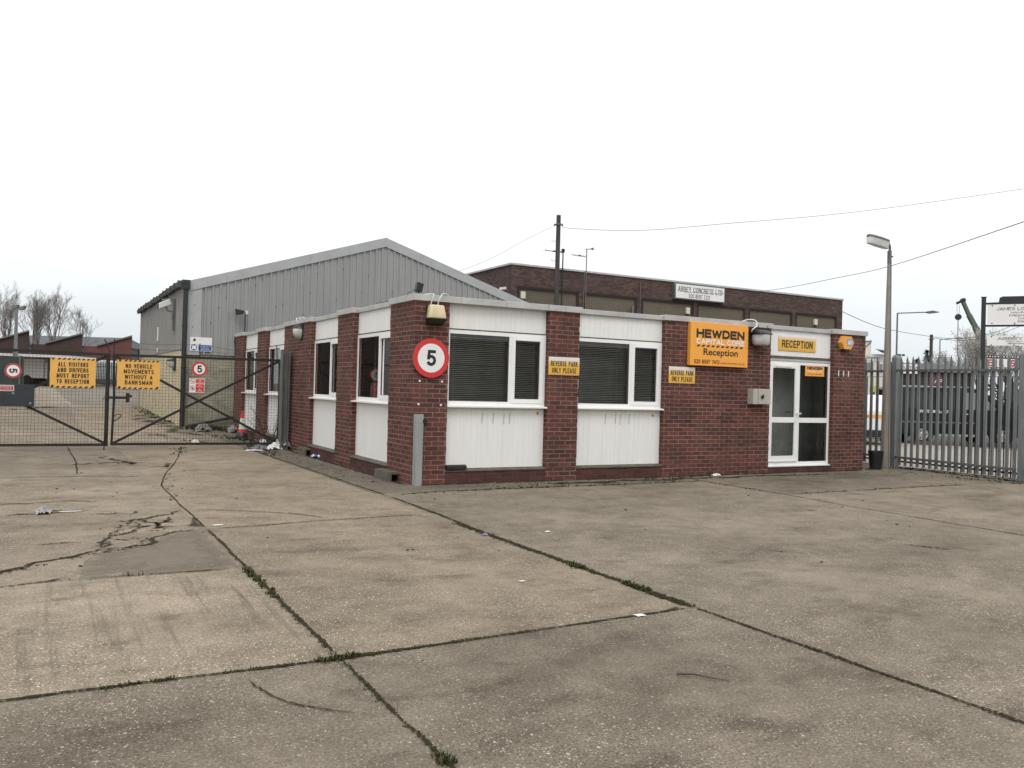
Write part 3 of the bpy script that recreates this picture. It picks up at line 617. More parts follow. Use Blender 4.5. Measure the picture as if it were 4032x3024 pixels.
def bay(o, u, n, wd, b0=0, blinds=True, sillw=True):
    boards(o, u, n, wd, 2.472, 2.862, 'fascia_panel'); boards(o, u, n, wd, .232, 1.212, 'infill_panel')
    m_ = MB(); oo = Vector(o); m_.prism([oo+Vector(n)*.0+Z*2.452, oo+Vector(n)*.014+Z*2.452, oo+Vector(n)*.014+Z*2.471, oo+Vector(n)*.0+Z*2.471], Vector(u)*wd); m_.build('drip_strip', m_ledge, off)
    win = window(o, u, n, wd)
    if blinds: blind(win, o, u, n, .03, wd-.03, 1.27, 2.44, gaps=())
    sill(win, o, u, n, wd)
    return win
for a, b in FBAYS: bay((a,PY,0), X, -Y, b-a)
for i, (a, b) in enumerate(LBAYS): bay((PY,b,0), -Y, -X, b-a, blinds=False)
m_tape = mat('old tape', (.48,.48,.46), .6, var=.3, scale=30)
# glued tape remains on the two front infill panels
for i, xs_ in enumerate(((1.257,1.46,1.66,1.77),(3.70,3.92,4.02,4.22))):
    for j, x in enumerate(xs_):
        zz = (1.13,1.13,1.12,1.13)[j]; m_ = MB(); m_.add([(x,PY-.002,zz),(x+.022,PY-.002,zz),(x+.012,PY-.002,zz-.18),(x-.010,PY-.002,zz-.18)], [(0,1,2,3)])
        m_.build('tape_mark', m_tape, off)
# coping: stepped flashing around the roof edge
def cope(pts, n, name='coping'):
    pass
mb = MB()
def cp(x0, y0, x1, y1): mb.box(x0,y0,2.862,x1,y1,H+(.012 if min(x0,y0) < -.02 else -.004))
PJ = .035; PP = PY-.045
cx = lambda a, b, yo, seg: [cp(a+(b-a)*i/seg+.0015, yo, a+(b-a)*(i+1)/seg-.0015, .30) for i in range(seg)]
cx(-PJ,2.43-.03,-PJ,3); cx(2.43-.03,3.05+.03,-PJ-.012,2); cx(3.05+.03,4.925-.03,PP-.02,2); cx(4.925-.03,7.585+.03,-PJ,4); cx(7.585+.03,9.40-.03,PP,1); cx(9.40-.03,10.37+PJ,-PJ,3)
def cy_(a, b, xo, seg):
    for i in range(seg): cp(xo, a+(b-a)*i/seg+.0015, .30, a+(b-a)*(i+1)/seg-.0015)
cy_(.305,1.06+.03,-PJ,1); ends = [(2.97,3.915),(5.81,8.09),(10.0,10.975),(12.87,13.9)]
prev = 1.06+.03
for a, b in ends:
    cy_(prev, a-.03, PP, 2); cy_(a-.03, b+.03, -PJ, 2 if b-a > 1.2 else 1); prev = b+.03
mb.build('coping', m_cope, off, bevel=.006)
MB().box(.305,.305,2.84,10.12,13.6,2.90).build('roof', m_felt, off)
mb = MB(); mb.box(.26,.26,2.60,10.1,13.6,2.62); mb.build('ceiling', m_in, off)
mb = MB(); mb.box(.22,.22,.01,10.1,13.6,.03); mb.build('floor', m_infl, off)
mb = MB(); mb.box(5.6,.3,.03,5.7,4.2,2.6);  mb.box(.9,4.2,.03,10.1,4.3,2.6); mb.box(3.4,4.3,.03,3.5,13.6,2.6); mb.box(.9,7.6,.03,3.4,7.7,2.6); mb.box(.25,10.4,.03,3.4,10.5,2.6); mb.build('partition', m_in, off)
MB().box(5.72,1.15,.03,10.08,1.2,2.6).build('partition', mat('pale lobby wall', (.75,.77,.73), .9), off)
mb = MB(); mb.box(10.09,.25,.03,10.12,13.6,2.6); mb.box(9.42,.245,.03,10.09,.27,2.6); mb.box(5.7,.245,.03,7.57,.27,2.6); mb.build('wall_lining', mat('pale lobby lining', (.7,.72,.69), .9), off)
# a desk with screens inside the corner room, seen dimly through the left windows
# door unit
def door():
    o = Vector((7.6,PY,0)); wd = 1.80; z0, z1 = .135, 2.235
    boards((7.585,PY,0), X, -Y, 1.815, 2.345, 2.862, 'fascia_panel')
    m_ = MB(); m_.box(7.585,PY-.02,2.24,9.40,PY+.03,2.285); m_.build('drip_strip', m_cope, off); m_ = MB(); m_.box(7.585,PY-.01,2.286,9.40,PY+.03,2.344); m_.build('door_head', m_ledge, off)
    B = lambda m_, x0, zz0, x1, zz1, d0, d1: m_.box(7.6+x0, PY-d1, zz0, 7.6+x1, PY-d0, zz1)
    f = MB(); t = .06
    B(f,-.013,z0,t,z1,-.05,.012); B(f,wd-t+.0,z0,wd-.003,z1,-.05,.012); B(f,t,z1-t,wd-t,z1,-.05,.012); B(f,t,z0,wd-t,z0+.07,-.05,.012); B(f,.845,z0+.07,.915,z1-t,-.05,.012); B(f,.915,1.0,wd-t,1.10,-.05,.010)
    d = f.build('door_frame', m_frame, off)
    MB().box(7.57,PY-.07,.118,9.40,PY+.02,.1345).build('threshold', m_frame, d)
    l_ = MB(); a, b, c, e_ = t-.008, .852, z0+.075, z1-t+.008; q = .085
    B(l_,a,c,b,c+.12,-.03,.028); B(l_,a,e_-q,b,e_,-.03,.028); B(l_,a,c+.12,a+q,e_-q,-.03,.028); B(l_,b-q,c+.12,b,e_-q,-.03,.028); B(l_,a+q,1.0,b-q,1.11,-.03,.028); B(l_,a+.15,e_-.06,b-.2,e_-.03,.028,.045); B(l_,a,c+.005,b,c+.03,.028,.042)
    leaf = l_.build('door', m_frame, off)
    h_ = MB(); B(h_,b-.06,1.0,b-.025,1.28,.028,.036); B(h_,b-.055,1.18,b-.03,1.20,.036,.07); B(h_,b-.05,1.178,b+.06,1.202,.06,.075); h_.build('handle', m_sw, leaf)
    h_ = MB(); B(h_,b-.26,1.20,b-.115,1.22,-.06,-.045); h_.build('inner_handle', m_steel, leaf)
    for par, x0, zz0, x1, zz1 in ((leaf,a+q,c+.12,b-q,1.0),(leaf,a+q,1.11,b-q,e_-q),(d,.915,z0+.07,wd-t,1.0),(d,.915,1.10,wd-t,z1-t)):
        rect(MB(), (7.6,PY+.012,0), X, Z, x0, zz0, x1, zz1).build('pane', m_dglass, par)
        g = MB(); dd = (-.010,-.001)
        B(g,x0,zz0,x1,zz0+.008,*dd); B(g,x0,zz1-.008,x1,zz1,*dd); B(g,x0,zz0+.008,x0+.008,zz1-.008,*dd); B(g,x1-.008,zz0+.008,x1,zz1-.008,*dd); g.build('gasket', m_seal, par)
door()
# things fixed to the office -------------------------------------------------
def speed_sign(name, o, u, v, n, r, label, redm, digit_h, group=None, ry=None):
    ry = ry or r; o, u, v, n = Vector(o), Vector(u), Vector(v), Vector(n); t = thing(name, o, label, 'sign', group)
    A = [2*math.pi*i/48 for i in range(48)]
    m_ = MB(); m_.prism([o+u*r*math.cos(a)+v*r*math.sin(a) for a in A], n*.012); m_.build('sign_plate', m_steel, t)
    disc(MB(), o+n*.0135, u, v, 0, 0, r-.001, r*.735, 48).build('red_ring', redm, t); disc(MB(), o+n*.0135, u, v, 0, 0, r*.735, 0, 48).build('sign_face', m_sw, t)
    caps(MB(), '5', o+n*.0155, u, v, .0, 0, digit_h*.66, digit_h, .19).build('lettering', m_blk, t)
    return t
speed_sign('speed_limit_sign', (.27,-.035,1.975), X, Z, -Y, .307, 'large round red ringed 5 sign on the corner brick pier', m_red, .25)
def sign_box(name, x0, z0, x1, z1, y, dep, face, label, cat='sign', group=None):
    t = thing(name, ((x0+x1)/2,y,z0), label, cat, group)
    MB().box(x0,y,z0,x1,y+dep,z1).build('sign_board', face, t, bevel=.003 if dep < .02 else .006)
    return t
# printed fade: white at the top running into amber
def fademat(name, z0, z1, zc):
    m, n, l, b = newmat(name); tcn = n.new('ShaderNodeTexCoord'); s_ = n.new('ShaderNodeSeparateXYZ'); l.new(tcn.outputs['Object'], s_.inputs[0])
    f = rng(n, l, s_.outputs['Z'], zc, z1, 0, 1); c = mix(n, l, f, lin((222,174,70)), lin((228,224,224)))
    f2 = rng(n, l, s_.outputs['Z'], z0, z0+.07, 1, 0); c = mix(n, l, f2, c, lin((206,156,84)))
    l.new(c, b.inputs['Base Color']); b.inputs['Roughness'].default_value = .4; return m
m_fade = fademat('amber print fading to white', 0, .30, .17); m_fade2 = fademat('amber print fading to white tall', 0, .305, .22)
for (x0, z0, lab, sc_) in ((2.435,1.785,'amber REVERSE PARK ONLY PLEASE sign on the narrow pier between the two front windows',1),(5.02,1.715,'amber REVERSE PARK ONLY PLEASE sign below the left end of the big orange board',1)):
    t = sign_box('parking_sign', x0, z0, x0+.62, z0+.305, -.016, .014, m_fade, lab, group='reverse park signs on the brickwork')
    m_ = MB(); o = (x0,-.0185,z0); caps(m_, 'REVERSE PARK', o, X, Z, .31, .195, .54, .086, .15, gap=.75); caps(m_, 'ONLY PLEASE', o, X, Z, .31, .082, .49, .086, .15, gap=.75); m_.build('lettering', m_brn, t)
t = sign_box('reception_sign', 7.885, 2.447, 8.95, 2.757, PY-.014, .012, m_fade2, 'wide amber RECEPTION sign on the white panel over the door')
caps(MB(), 'RECEPTION', (7.885,PY-.0165,2.447), X, Z, .532, .145, .88, .152, .17).build('lettering', m_brn, t)
def stripes(m_, o, u, v, x0, x1, y0, y1, n, slant=.6, duty=.5):
    o, u, v = Vector(o), Vector(u), Vector(v); p = (x1-x0)/n; s_ = (y1-y0)*slant
    for i in range(n):
        a = x0+i*p; m_.quad(o+u*a+v*y0, o+u*(a+p*duty)+v*y0, o+u*min(a+p*duty+s_, x1)+v*y1, o+u*min(a+s_, x1-.001)+v*y1)
t = sign_box('company_board', 5.45, 2.06, 6.885, 2.87, -.09, .09, m_orange, 'big orange company board reading Reception on the brick wall left of the door')
o = (5.45,-.0925,2.06)
caps(MB(), 'HEWDEN', o, X, Z, .735, .605, 1.20, .165, .27, gap=.3).build('name_lettering', m_blk, t)
letters(MB(), 'Reception', o, X, Z, .745, .245, .86, .165, .02).build('reception_lettering', m_blk, t)
caps(MB(), '020 8597 7413', o, X, Z, .40, .078, .62, .078, .16).build('phone_lettering', m_blk, t)
m_ = MB(); stripes(m_, o, X, Z, .14, 1.33, .355, .39, 10, 1.0, .55); m_.build('stripe_band', m_blk, t)
m_ = MB(); letters(m_, 'www.hewden.co.uk', o, X, Z, 1.05, .07, .62, .05, .004); m_.build('web_lettering', m_greyl, t)
m_ = MB(); caps(m_, 'CAPITAL CORE', o, X, Z, .735, .455, 1.20, .10, .23, gap=.45); m_.build('white_lettering', m_sw, t)
t = sign_box('door_poster', 8.67, 1.96, 9.23, 2.195, PY-.004, .003, m_orange, 'small orange company poster stuck on the glass beside the door')
o = (8.67,PY-.0065,1.96)
caps(MB(), 'HEWDEN', o, X, Z, .28, .165, .44, .06, .27, gap=.3).build('name_lettering', m_blk, t)
letters(MB(), '0208 596 7413', o, X, Z, .19, .042, .25, .016, .01).build('phone_lettering', m_blk, t)
m_ = MB(); stripes(m_, o, X, Z, .32, .49, .034, .052, 5, .8); m_.build('stripe_band', m_blk, t)
caps(MB(), 'CAPITAL CORE', o, X, Z, .28, .10, .44, .042, .22).build('white_lettering', m_sw, t)
for x, z, lab in ((2.285,1.10,'tiny orange warning sticker on the white panel of the front window nearest the corner'),(4.735,1.085,'tiny orange warning sticker on the white panel of the second front window')):
    t = thing('warning_sticker', (x,PY-.003,z), lab, 'sticker', 'orange stickers under the front windows')
    MB().box(x,PY-.003,z,x+.05,PY-.001,z+.055).build('sticker_face', m_yellow, t); MB().add([(x+.012,PY-.0045,z+.02),(x+.038,PY-.0045,z+.02),(x+.025,PY-.0045,z+.045)], [(0,1,2)]).build('warning_mark', m_blk, t)
# key box
t = thing('key_box', (6.98,-.16,1.36), 'beige metal box with a round lock on the brick wall left of the door', 'box')
MB().box(6.99,-.16,1.36,7.43,0,1.66).build('box_body', m_beige, t, bevel=.008); MB().box(7.115,-.178,1.368,7.43,-.162,1.655).build('box_door', m_beige, t, bevel=.004)
m_ = MB(); m_.lathe((7.2,-.179,1.505), [(.0,.03),(.028,.03),(.03,0)], 14, (0,-1,0)); m_.bar((7.19,-.205,1.47),(7.21,-.205,1.55),.02,.02,(0,1,0)); m_.build('lock', m_rust, t)
# hexagonal alarm box
t = thing('alarm_box', (9.7,0,2.55), 'hexagonal orange burglar alarm box on the end brick pier', 'alarm')
hexa = [(9.50,2.685),(9.585,2.825),(9.80,2.825),(9.885,2.685),(9.79,2.545),(9.57,2.545)]
m_ = MB(); back = [Vector((x,0,z)) for x, z in hexa]; front = [Vector((9.695+(x-9.695)*.94,-.11,2.685+(z-2.685)*.96)) for x, z in hexa]; n_ = 6
m_.add(back+front, [tuple(range(6,12))]+[(i,(i+1)%6,6+(i+1)%6,6+i) for i in range(6)]); m_.build('alarm_cover', m_yell2, t)
m_ = MB(); m_.box(9.60,-.09,2.515,9.77,-.0,2.544); m_.build('alarm_base', m_black, t)
for k in range(6): pass
rect(MB(), (9.695,-.1125,2.685), X, Z, -.035, -.065, .13, .075).build('label_plate', m_lblue, t); caps(MB(), 'ADT', (9.695,-.1145,2.685), X, Z, .048, .005, .13, .085, .2, gap=.3).build('lettering', m_sw, t)
m_ = MB()
for k in range(6): m_.bar((9.515+.013*k,-.02-.012*k,2.66-.018*k),(9.56+.004*k,-.105,2.655-.018*k),.003,.004)
m_.build('vent_slot', m_brn, t)
# three plaster plugs on the end pier and stray fixings on the corner pier: part of the wall finish
m_ = MB()
for x in (9.54,9.69,9.84): m_.box(x,-.006,1.98,x+.022,0,2.10)
for x, z in ((.09,1.60),(.47,1.60),(.08,1.24),(.46,1.23)): m_.box(x,-.006,z,x+.03,0,z+.03)
m_.build('wall_plug', m_sw, off)
# lamps
def cable(m_, pts, r=.008): 
    P = [Vector(p) for p in pts]; out = []
    for i in range(len(P)-1):
        p0, p1, p2, p3 = P[max(i-1,0)], P[i], P[i+1], P[min(i+2,len(P)-1)]
        for k in range(6):
            q = k/6; out.append(.5*((2*p1)+(p2-p0)*q+(2*p0-5*p1+4*p2-p3)*q*q+(3*p1-p0-3*p2+p3)*q**3))
    out.append(P[-1]); m_.tube(out, r, 6)
t = thing('wall_lamp', (.30,0,2.52), 'square beige wall lamp with a dark base high on the corner pier', 'lamp', 'lamps on the office walls')
MB().box(.18,-.05,2.50,.47,0,2.80).build('back_plate', m_black, t, bevel=.01)
m_ = MB(); m_.add([(.155,-.05,2.585),(.455,-.05,2.585),(.455,-.20,2.585),(.155,-.20,2.585),(.185,-.05,2.80),(.425,-.05,2.80),(.42,-.17,2.80),(.19,-.17,2.80)], [(0,3,2,1),(4,5,6,7),(0,1,5,4),(1,2,6,5),(2,3,7,6),(3,0,4,7)]); m_.build('lens', m_lens, t, bevel=.025, smooth=True)
m_ = MB(); m_.add([(.155,-.05,2.583),(.455,-.05,2.583),(.455,-.20,2.583),(.155,-.20,2.583),(.175,-.05,2.51),(.435,-.05,2.51),(.42,-.17,2.52),(.19,-.17,2.52)], [(0,1,2,3),(7,6,5,4),(4,5,1,0),(5,6,2,1),(6,7,3,2),(7,4,0,3)]); m_.build('lamp_base', m_black, t)
m_ = MB(); cable(m_, [(.22,-.08,2.80),(.25,-.10,2.92),(.26,-.06,2.975),(.12,.1,2.96)]); cable(m_, [(.34,-.08,2.80),(.36,-.10,2.90),(.42,-.09,2.985),(.52,-.03,2.985),(.62,.1,2.955)]); m_.build('cable', m_cable, t)
def halfdome(m_, c, n, u, rn, ru, rz, a0, a1, k=10, nn=14):
    "ellipsoid shell, from elevation a0 to a1, only on the outward side of the wall"
    c, n, u = Vector(c), Vector(n), Vector(u); vs = []; fs = []
    for i in range(k+1):
        el_ = a0+(a1-a0)*i/k
        for j in range(nn+1):
            az = math.pi*j/nn; vs.append(c+n*rn*math.cos(el_)*math.sin(az)+u*ru*math.cos(el_)*math.cos(az)+Z*rz*math.sin(el_))
    for i in range(k):
        for j in range(nn): fs.append((i*(nn+1)+j,i*(nn+1)+j+1,(i+1)*(nn+1)+j+1,(i+1)*(nn+1)+j))
    m_.add(vs, fs)
t = thing('wall_lamp', (0,6.55,2.53), 'rounded bulkhead lamp with dark hood on the wide side pier by the gate', 'lamp', 'lamps on the office walls')
MB().box(-.03,6.42,2.50,0,6.70,2.84).build('back_plate', m_black, t, bevel=.01)
m_ = MB(); halfdome(m_, (-.03,6.56,2.68), -X, Y, .17, .13, .17, R(-90), R(22)); m_.build('lens', m_lens2, t, smooth=True)
m_ = MB(); halfdome(m_, (-.03,6.56,2.68), -X, Y, .185, .145, .165, R(23), R(90)); m_.build('hood', m_black, t, smooth=True)
m_ = MB(); cable(m_, [(-.06,6.5,2.87),(-.09,6.48,2.95),(-.05,6.45,2.99),(.1,6.4,2.96)]); cable(m_, [(-.06,6.62,2.87),(-.10,6.66,2.95),(-.06,6.75,2.99),(.1,6.8,2.96)]); m_.build('cable', m_cable, t)
t = thing('wall_lamp', (7.17,0,2.5), 'flood lamp with black hood and dusty lens beside the orange company board', 'lamp', 'lamps on the office walls')
MB().box(7.0,-.03,2.50,7.34,0,2.80).build('back_plate', m_black, t, bevel=.01)
m_ = MB(); m_.lathe((7.18,-.13,2.68), [(.0,-.18),(.13,-.178),(.165,-.14),(.175,-.06),(.175,.03)], 22, (0,0,1), 0, 2*math.pi); m_.build('lens', m_lens2, t, smooth=True)
m_ = MB(); m_.add([(6.985,-.31,2.715),(7.355,-.31,2.715),(7.355,0,2.715),(6.985,0,2.715),(7.03,-.22,2.80),(7.31,-.22,2.80),(7.33,0,2.83),(7.01,0,2.83)], [(0,3,2,1),(4,5,6,7),(0,1,5,4),(1,2,6,5),(2,3,7,6),(3,0,4,7)]); m_.build('hood', m_black, t, bevel=.025, smooth=True)
m_ = MB(); cable(m_, [(6.96,-.1,2.76),(6.93,-.15,2.80),(7.03,-.16,2.88),(7.06,-.10,2.98),(6.95,-.02,3.0),(6.85,.1,2.955)], .012); m_.build('cable', m_cable, t)
m_ = MB(); cable(m_, [(7.3,-.1,2.70),(7.42,-.12,2.69),(7.48,-.08,2.78),(7.42,-.02,2.93),(7.38,.05,2.955)], .005); cable(m_, [(7.1,-.16,2.83),(7.03,-.12,2.96),(6.9,-.02,2.98)], .005); m_.build('black_cable', m_black, t)
# roof floodlight at the corner
t = thing('floodlight', (.62,1.38,2.95), 'small black floodlight on a stub pole on the office roof corner', 'lamp')
m_ = MB(); m_.tube([(.62,1.38,2.88),(.62,1.38,3.20)], .012); m_.build('pole', m_black, t)
m_ = MB(); m_.prism([(.55,1.33,3.17),(.66,1.33,3.15),(.70,1.33,3.30),(.58,1.33,3.33)], (0,.10,0)); m_.build('lamp_head', m_black, t, bevel=.008)
m_ = MB(); cable(m_, [(.60,1.38,3.22),(.45,1.4,3.14),(.42,1.45,3.06),(.55,1.4,3.1),(.35,1.5,3.02),(.2,1.7,2.99),(.05,1.9,2.96)], .005); m_.build('cable', m_black, t)
# corner guard post
t = thing('corner_guard', (.09,-.10,0), 'grey steel channel standing upright as a guard against the corner pier', 'post')
m_ = MB(); m_.prism([(.01,-.15,0),(.115,-.15,0),(.115,-.06,0),(.165,-.06,0),(.165,-.045,0),(.10,-.045,0),(.10,-.135,0),(.025,-.135,0),(.025,-.03,0),(.01,-.03,0)], (.0,0,1.10)); m_.build('channel', m_post, t)
m_ = MB(); m_.lathe((.19,-.02,.99), [(0,.05),(.035,.05),(.045,.03),(.045,0)], 14, (0,-1,0)); m_.build('bolt', m_rust, t)
t = MB().prism([(.60,-.03,.222),(.95,-.02,.222),(.97,.06,.24),(.60,.06,.24)], (0,0,.055)).build('metal_scrap', m_rust, loc=(.78,0,.222), bevel=.004)
tag(t, 'flat piece of dark scrap metal lying on the ledge at the corner pier', 'scrap')

# ------------------------------------------------------------------ grey shed
SX0, SX1, SY0, SY1, SR, SE, SRX = -1.23, 12.0, 16.0, 28.9, 6.66, 4.55, 5.38
shed = thing('metal_shed', (SX0,SY0,0), 'grey corrugated metal shed with a low gable and cream brick base', 'shed')
slope = lambda x: SE+(SR-SE)*(1-abs(x-SRX)/(SRX-SX0 if x < SRX else SX1-SRX))
mb = MB(); pr = [(SX0,0)]; x = SX0+.62
while x < SX1-.2:
    pr += [(x,0),(x+.018,-.048),(x+.062,-.048),(x+.075,0)]
    if x < SRX < x+.225: pr += [(SRX,0)]
    x += .225
pr.append((SX1,0)); pr.sort()
for (a, da), (b, db) in zip(pr, pr[1:]): mb.quad((a,SY0+da,2.36),(b,SY0+db,2.36),(b,SY0+db,slope(b)),(a,SY0+da,slope(a)))
mb.build('gable_cladding', m_shed, shed)
mb = MB()
for a, b in ((SX0-.02,SRX),(SRX,SX1+.02)):
    n_ = 5
    for i in range(n_):
        xa, xb = a+(b-a)*i/n_+.002, a+(b-a)*(i+1)/n_-.002
        mb.prism([(xa,SY0-.07,slope(xa)-.26),(xb,SY0-.07,slope(xb)-.26),(xb,SY0-.07,slope(xb)+.06),(xa,SY0-.07,slope(xa)+.06)], (0,.06,0))
mb.build('barge_flashing', m_shed2, shed); MB().box(SX0-.012,SY0-.042,2.34,SX0+.55,SY0-.002,SE-.06).build('corner_flashing', m_shed2, shed)
mb = MB(); y = SY0; pr = []
while y < SY1: pr += [(y,0),(y+.13,0),(y+.15,-.03),(y+.19,-.03),(y+.21,0)]; y += .3
pr.append((SY1,0))
for (a, da), (b, db) in zip(pr, pr[1:]): mb.quad((SX0+da,a,2.5),(SX0+da,b,2.5) if da == db else (SX0+db,b,2.5),(SX0+db,b,SE),(SX0+da,a,SE))
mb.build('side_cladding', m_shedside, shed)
mb = MB(); mb.box(SX0+.03,SY0+.03,0,SX1,SY0+.25,2.38); mb.build('brick_base', m_creamd, shed, uv=True)
mb = MB(); mb.box(SX0+.02,SY0+.26,0,SX0+.25,SY1,2.55); mb.build('side_brick_base', m_cream, shed, uv=True)
mb = MB(); mb.box(SX0-.01,SY1,0,SX1,SY1+.2,SE); mb.box(SX1,SY0+.0,0,SX1+.1,SY1,SE); mb.build('rear_wall', m_shed, shed)
def roofside(xa, xb):
    m_ = MB(); za, zb = slope(max(SX0,min(SX1,xa))), slope(xb)
    if xa < SX0: za -= (SX0-xa)*(SR-SE)/(SRX-SX0)
    if xa > SX1: za -= (xa-SX1)*(SR-SE)/(SX1-SRX)
    m_.add([(xa,SY0-.03,za+.06),(xb,SY0-.03,zb+.06),(xb,SY1+.3,zb+.06),(xa,SY1+.3,za+.06),(xa,SY0-.03,za),(xb,SY0-.03,zb),(xb,SY1+.3,zb),(xa,SY1+.3,za)], [(0,1,2,3),(7,6,5,4),(0,3,7,4),(1,5,6,2),(0,4,5,1),(3,2,6,7)])
    m_.build('roof', m_roof, shed)
roofside(SX0-.10, SRX); roofside(SX1+.2, SRX)
mb = MB(); rg = random.Random(3)
y = SY0-.02
while y < SY1+.2:
    d = .95; z = SE-.02+rg.uniform(-.02,.02)-.05*math.sin(max(0,(y-25)/4))*0
    mb.prism([(SX0-.14,y,z-.05),(SX0-.17,y,z+.10),(SX0-.03,y,z+.15),(SX0-.02,y,z-.03)], (0,d-.06,-.02)); mb.box(SX0-.19,y-.06,z-.09,SX0-.01,y,z+.12); y += d
mb.build('gutter', m_roof, shed)
mb = MB(); mb.tube([(SX0+.05,SY0-.13,0),(SX0+.05,SY0-.13,4.4)], .075, 10); mb.box(SX0-.06,SY0-.24,4.38,SX0+.17,SY0-.03,4.66)
for z in (.55,1.9,3.2): mb.lathe((SX0+.05,SY0-.13,z), [(.075,0),(.088,0),(.088,.06),(.075,.06)], 10)
mb.build('downpipe', m_blackp, shed)
mb = MB(); mb.tube([(.42,SY0-.1,.36),(.42,SY0-.1,3.0)], .055, 8); mb.tube([(.42,SY0-.1,.40),(-.3,SY0-.1,.25),(-1.02,SY0-.1,.1)], .05, 8); mb.box(.34,SY0-.2,2.8,.52,SY0-.02,3.0); mb.build('drainpipe', m_blackp, shed)
mb = MB(); mb.box(SX0-.045,21.95,2.98,SX0-.032,22.3,3.5); mb.box(SX0-.045,22.0,2.56,SX0-.032,22.3,2.72); mb.build('white_patch', m_sw, shed)
# bolts
mb = MB(); rg = random.Random(8)
for (x, z) in [(-.9,3.9),(-.95,3.2)]+[(-.4+.225*i+rg.uniform(-.02,.02), 3.0+.7*(i%4)+rg.uniform(-.4,.4)) for i in range(34)]:
    if z < slope(x)-.4: mb.box(x,SY0-.046,z,x+.035,SY0-.0362,z+.03)
mb.build('fixing', m_roof, shed)
# hi-vis sign on the shed
t = thing('safety_sign', (-.68,SY0-.06,2.46), 'white and blue high visibility jackets sign on the shed corner', 'sign')
MB().box(-1.0,SY0-.065,2.46,-.34,SY0-.05,2.90).build('sign_board', m_sw, t)
o = (-1.0,SY0-.0675,2.46); m_ = MB(); rect(m_, o, X, Z, .25, .03, .645, .205); disc(m_, o, X, Z, .125, .12, .095, 0, 24); m_.build('blue_field', m_blue, t)
o = (-1.0,SY0-.0695,2.46); m_ = MB()
for i, s_ in enumerate(('High visibility jackets','must be worn','beyond this point')): letters(m_, s_, o, X, Z, .447, .165-.05*i, (.36,.24,.28)[i], .034, .012)
m_.build('white_lettering', m_sw, t); m_ = MB(); m_.add([(o[0]+x_,o[1],o[2]+z_) for x_, z_ in ((.065,.06),(.185,.06),(.19,.16),(.15,.185),(.125,.15),(.10,.185),(.06,.16))], [tuple(range(7))]); m_.build('vest_pictogram', m_sw, t)
o = (-1.0,SY0-.0675,2.46); m_ = MB(); rect(m_, o, X, Z, .09, .31, .14, .36); m_.add([(o[0]+.10,o[1],o[2]+.38),(o[0]+.16,o[1],o[2]+.31),(o[0]+.175,o[1],o[2]+.36),(o[0]+.12,o[1],o[2]+.41)], [(0,1,2,3)]); m_.build('black_emblem', m_blk, t)
# cctv camera
t = thing('security_camera', (SX0,17.5,3.15), 'white security camera on a wall bracket high on the shed side', 'camera')
m_ = MB(); m_.box(SX0-.11,17.44,3.15,SX0-.03,17.54,4.2); m_.box(SX0-.13,17.40,3.5,SX0-.11,17.58,3.72); m_.build('wall_channel', m_galvd, t)
m_ = MB(); m_.tube([(SX0-.08,17.49,3.78),(SX0-.28,17.49,3.80),(SX0-.34,17.49,3.98)], .035, 8); m_.box(SX0-.45,17.46,4.12,SX0-.1,17.52,4.17); m_.build('bracket', m_galv, t)
m_ = MB(); m_.prism([(SX0-.55,17.38,3.82),(SX0-.55,17.38,4.02),(SX0-.22,17.38,4.18),(SX0-.16,17.38,4.0)], (0,.2,0)); m_.build('camera_housing', m_lens3, t, bevel=.02)
m_ = MB(); m_.prism([(SX0-.552,17.40,3.84),(SX0-.552,17.40,4.0),(SX0-.59,17.40,3.99),(SX0-.60,17.40,3.84)], (0,.16,0)); m_.build('lens', m_black, t)
t = thing('wall_lamp', (SX0,17.6,1.9), 'dark bulkhead lamp on the cream brick side of the shed', 'lamp')
m_ = MB(); halfdome(m_, (SX0+.01,17.6,2.14), -X, Y, .26, .18, .24, R(-90), R(0)); m_.build('lens', m_lens2, t, smooth=True)
m_ = MB(); halfdome(m_, (SX0+.01,17.6,2.145), -X, Y, .27, .19, .09, R(0), R(90)); m_.box(SX0-.03,17.38,1.84,SX0+.015,17.82,2.26); m_.build('hood', m_black, t)
t = thing('floodlight', (.62,SY0-.3,2.9), 'dark floodlight on a thin pole at the far end of the office roof', 'lamp')
m_ = MB(); m_.tube([(.62,SY0-.25,2.9),(.62,SY0-.25,3.78)], .02, 8); m_.box(.60,SY0-.26,3.05,.64,SY0-.03,3.08); m_.build('pole', m_black, t)
m_ = MB(); m_.prism([(.34,SY0-.4,3.66),(.54,SY0-.4,3.70),(.58,SY0-.4,3.80),(.30,SY0-.4,3.85)], (0,.2,0)); m_.build('lamp_head', m_black, t, bevel=.012)
m_ = MB(); m_.box(.62,SY0-.3,3.70,.70,SY0-.2,3.82); m_.build('ballast', m_alarmw, t)

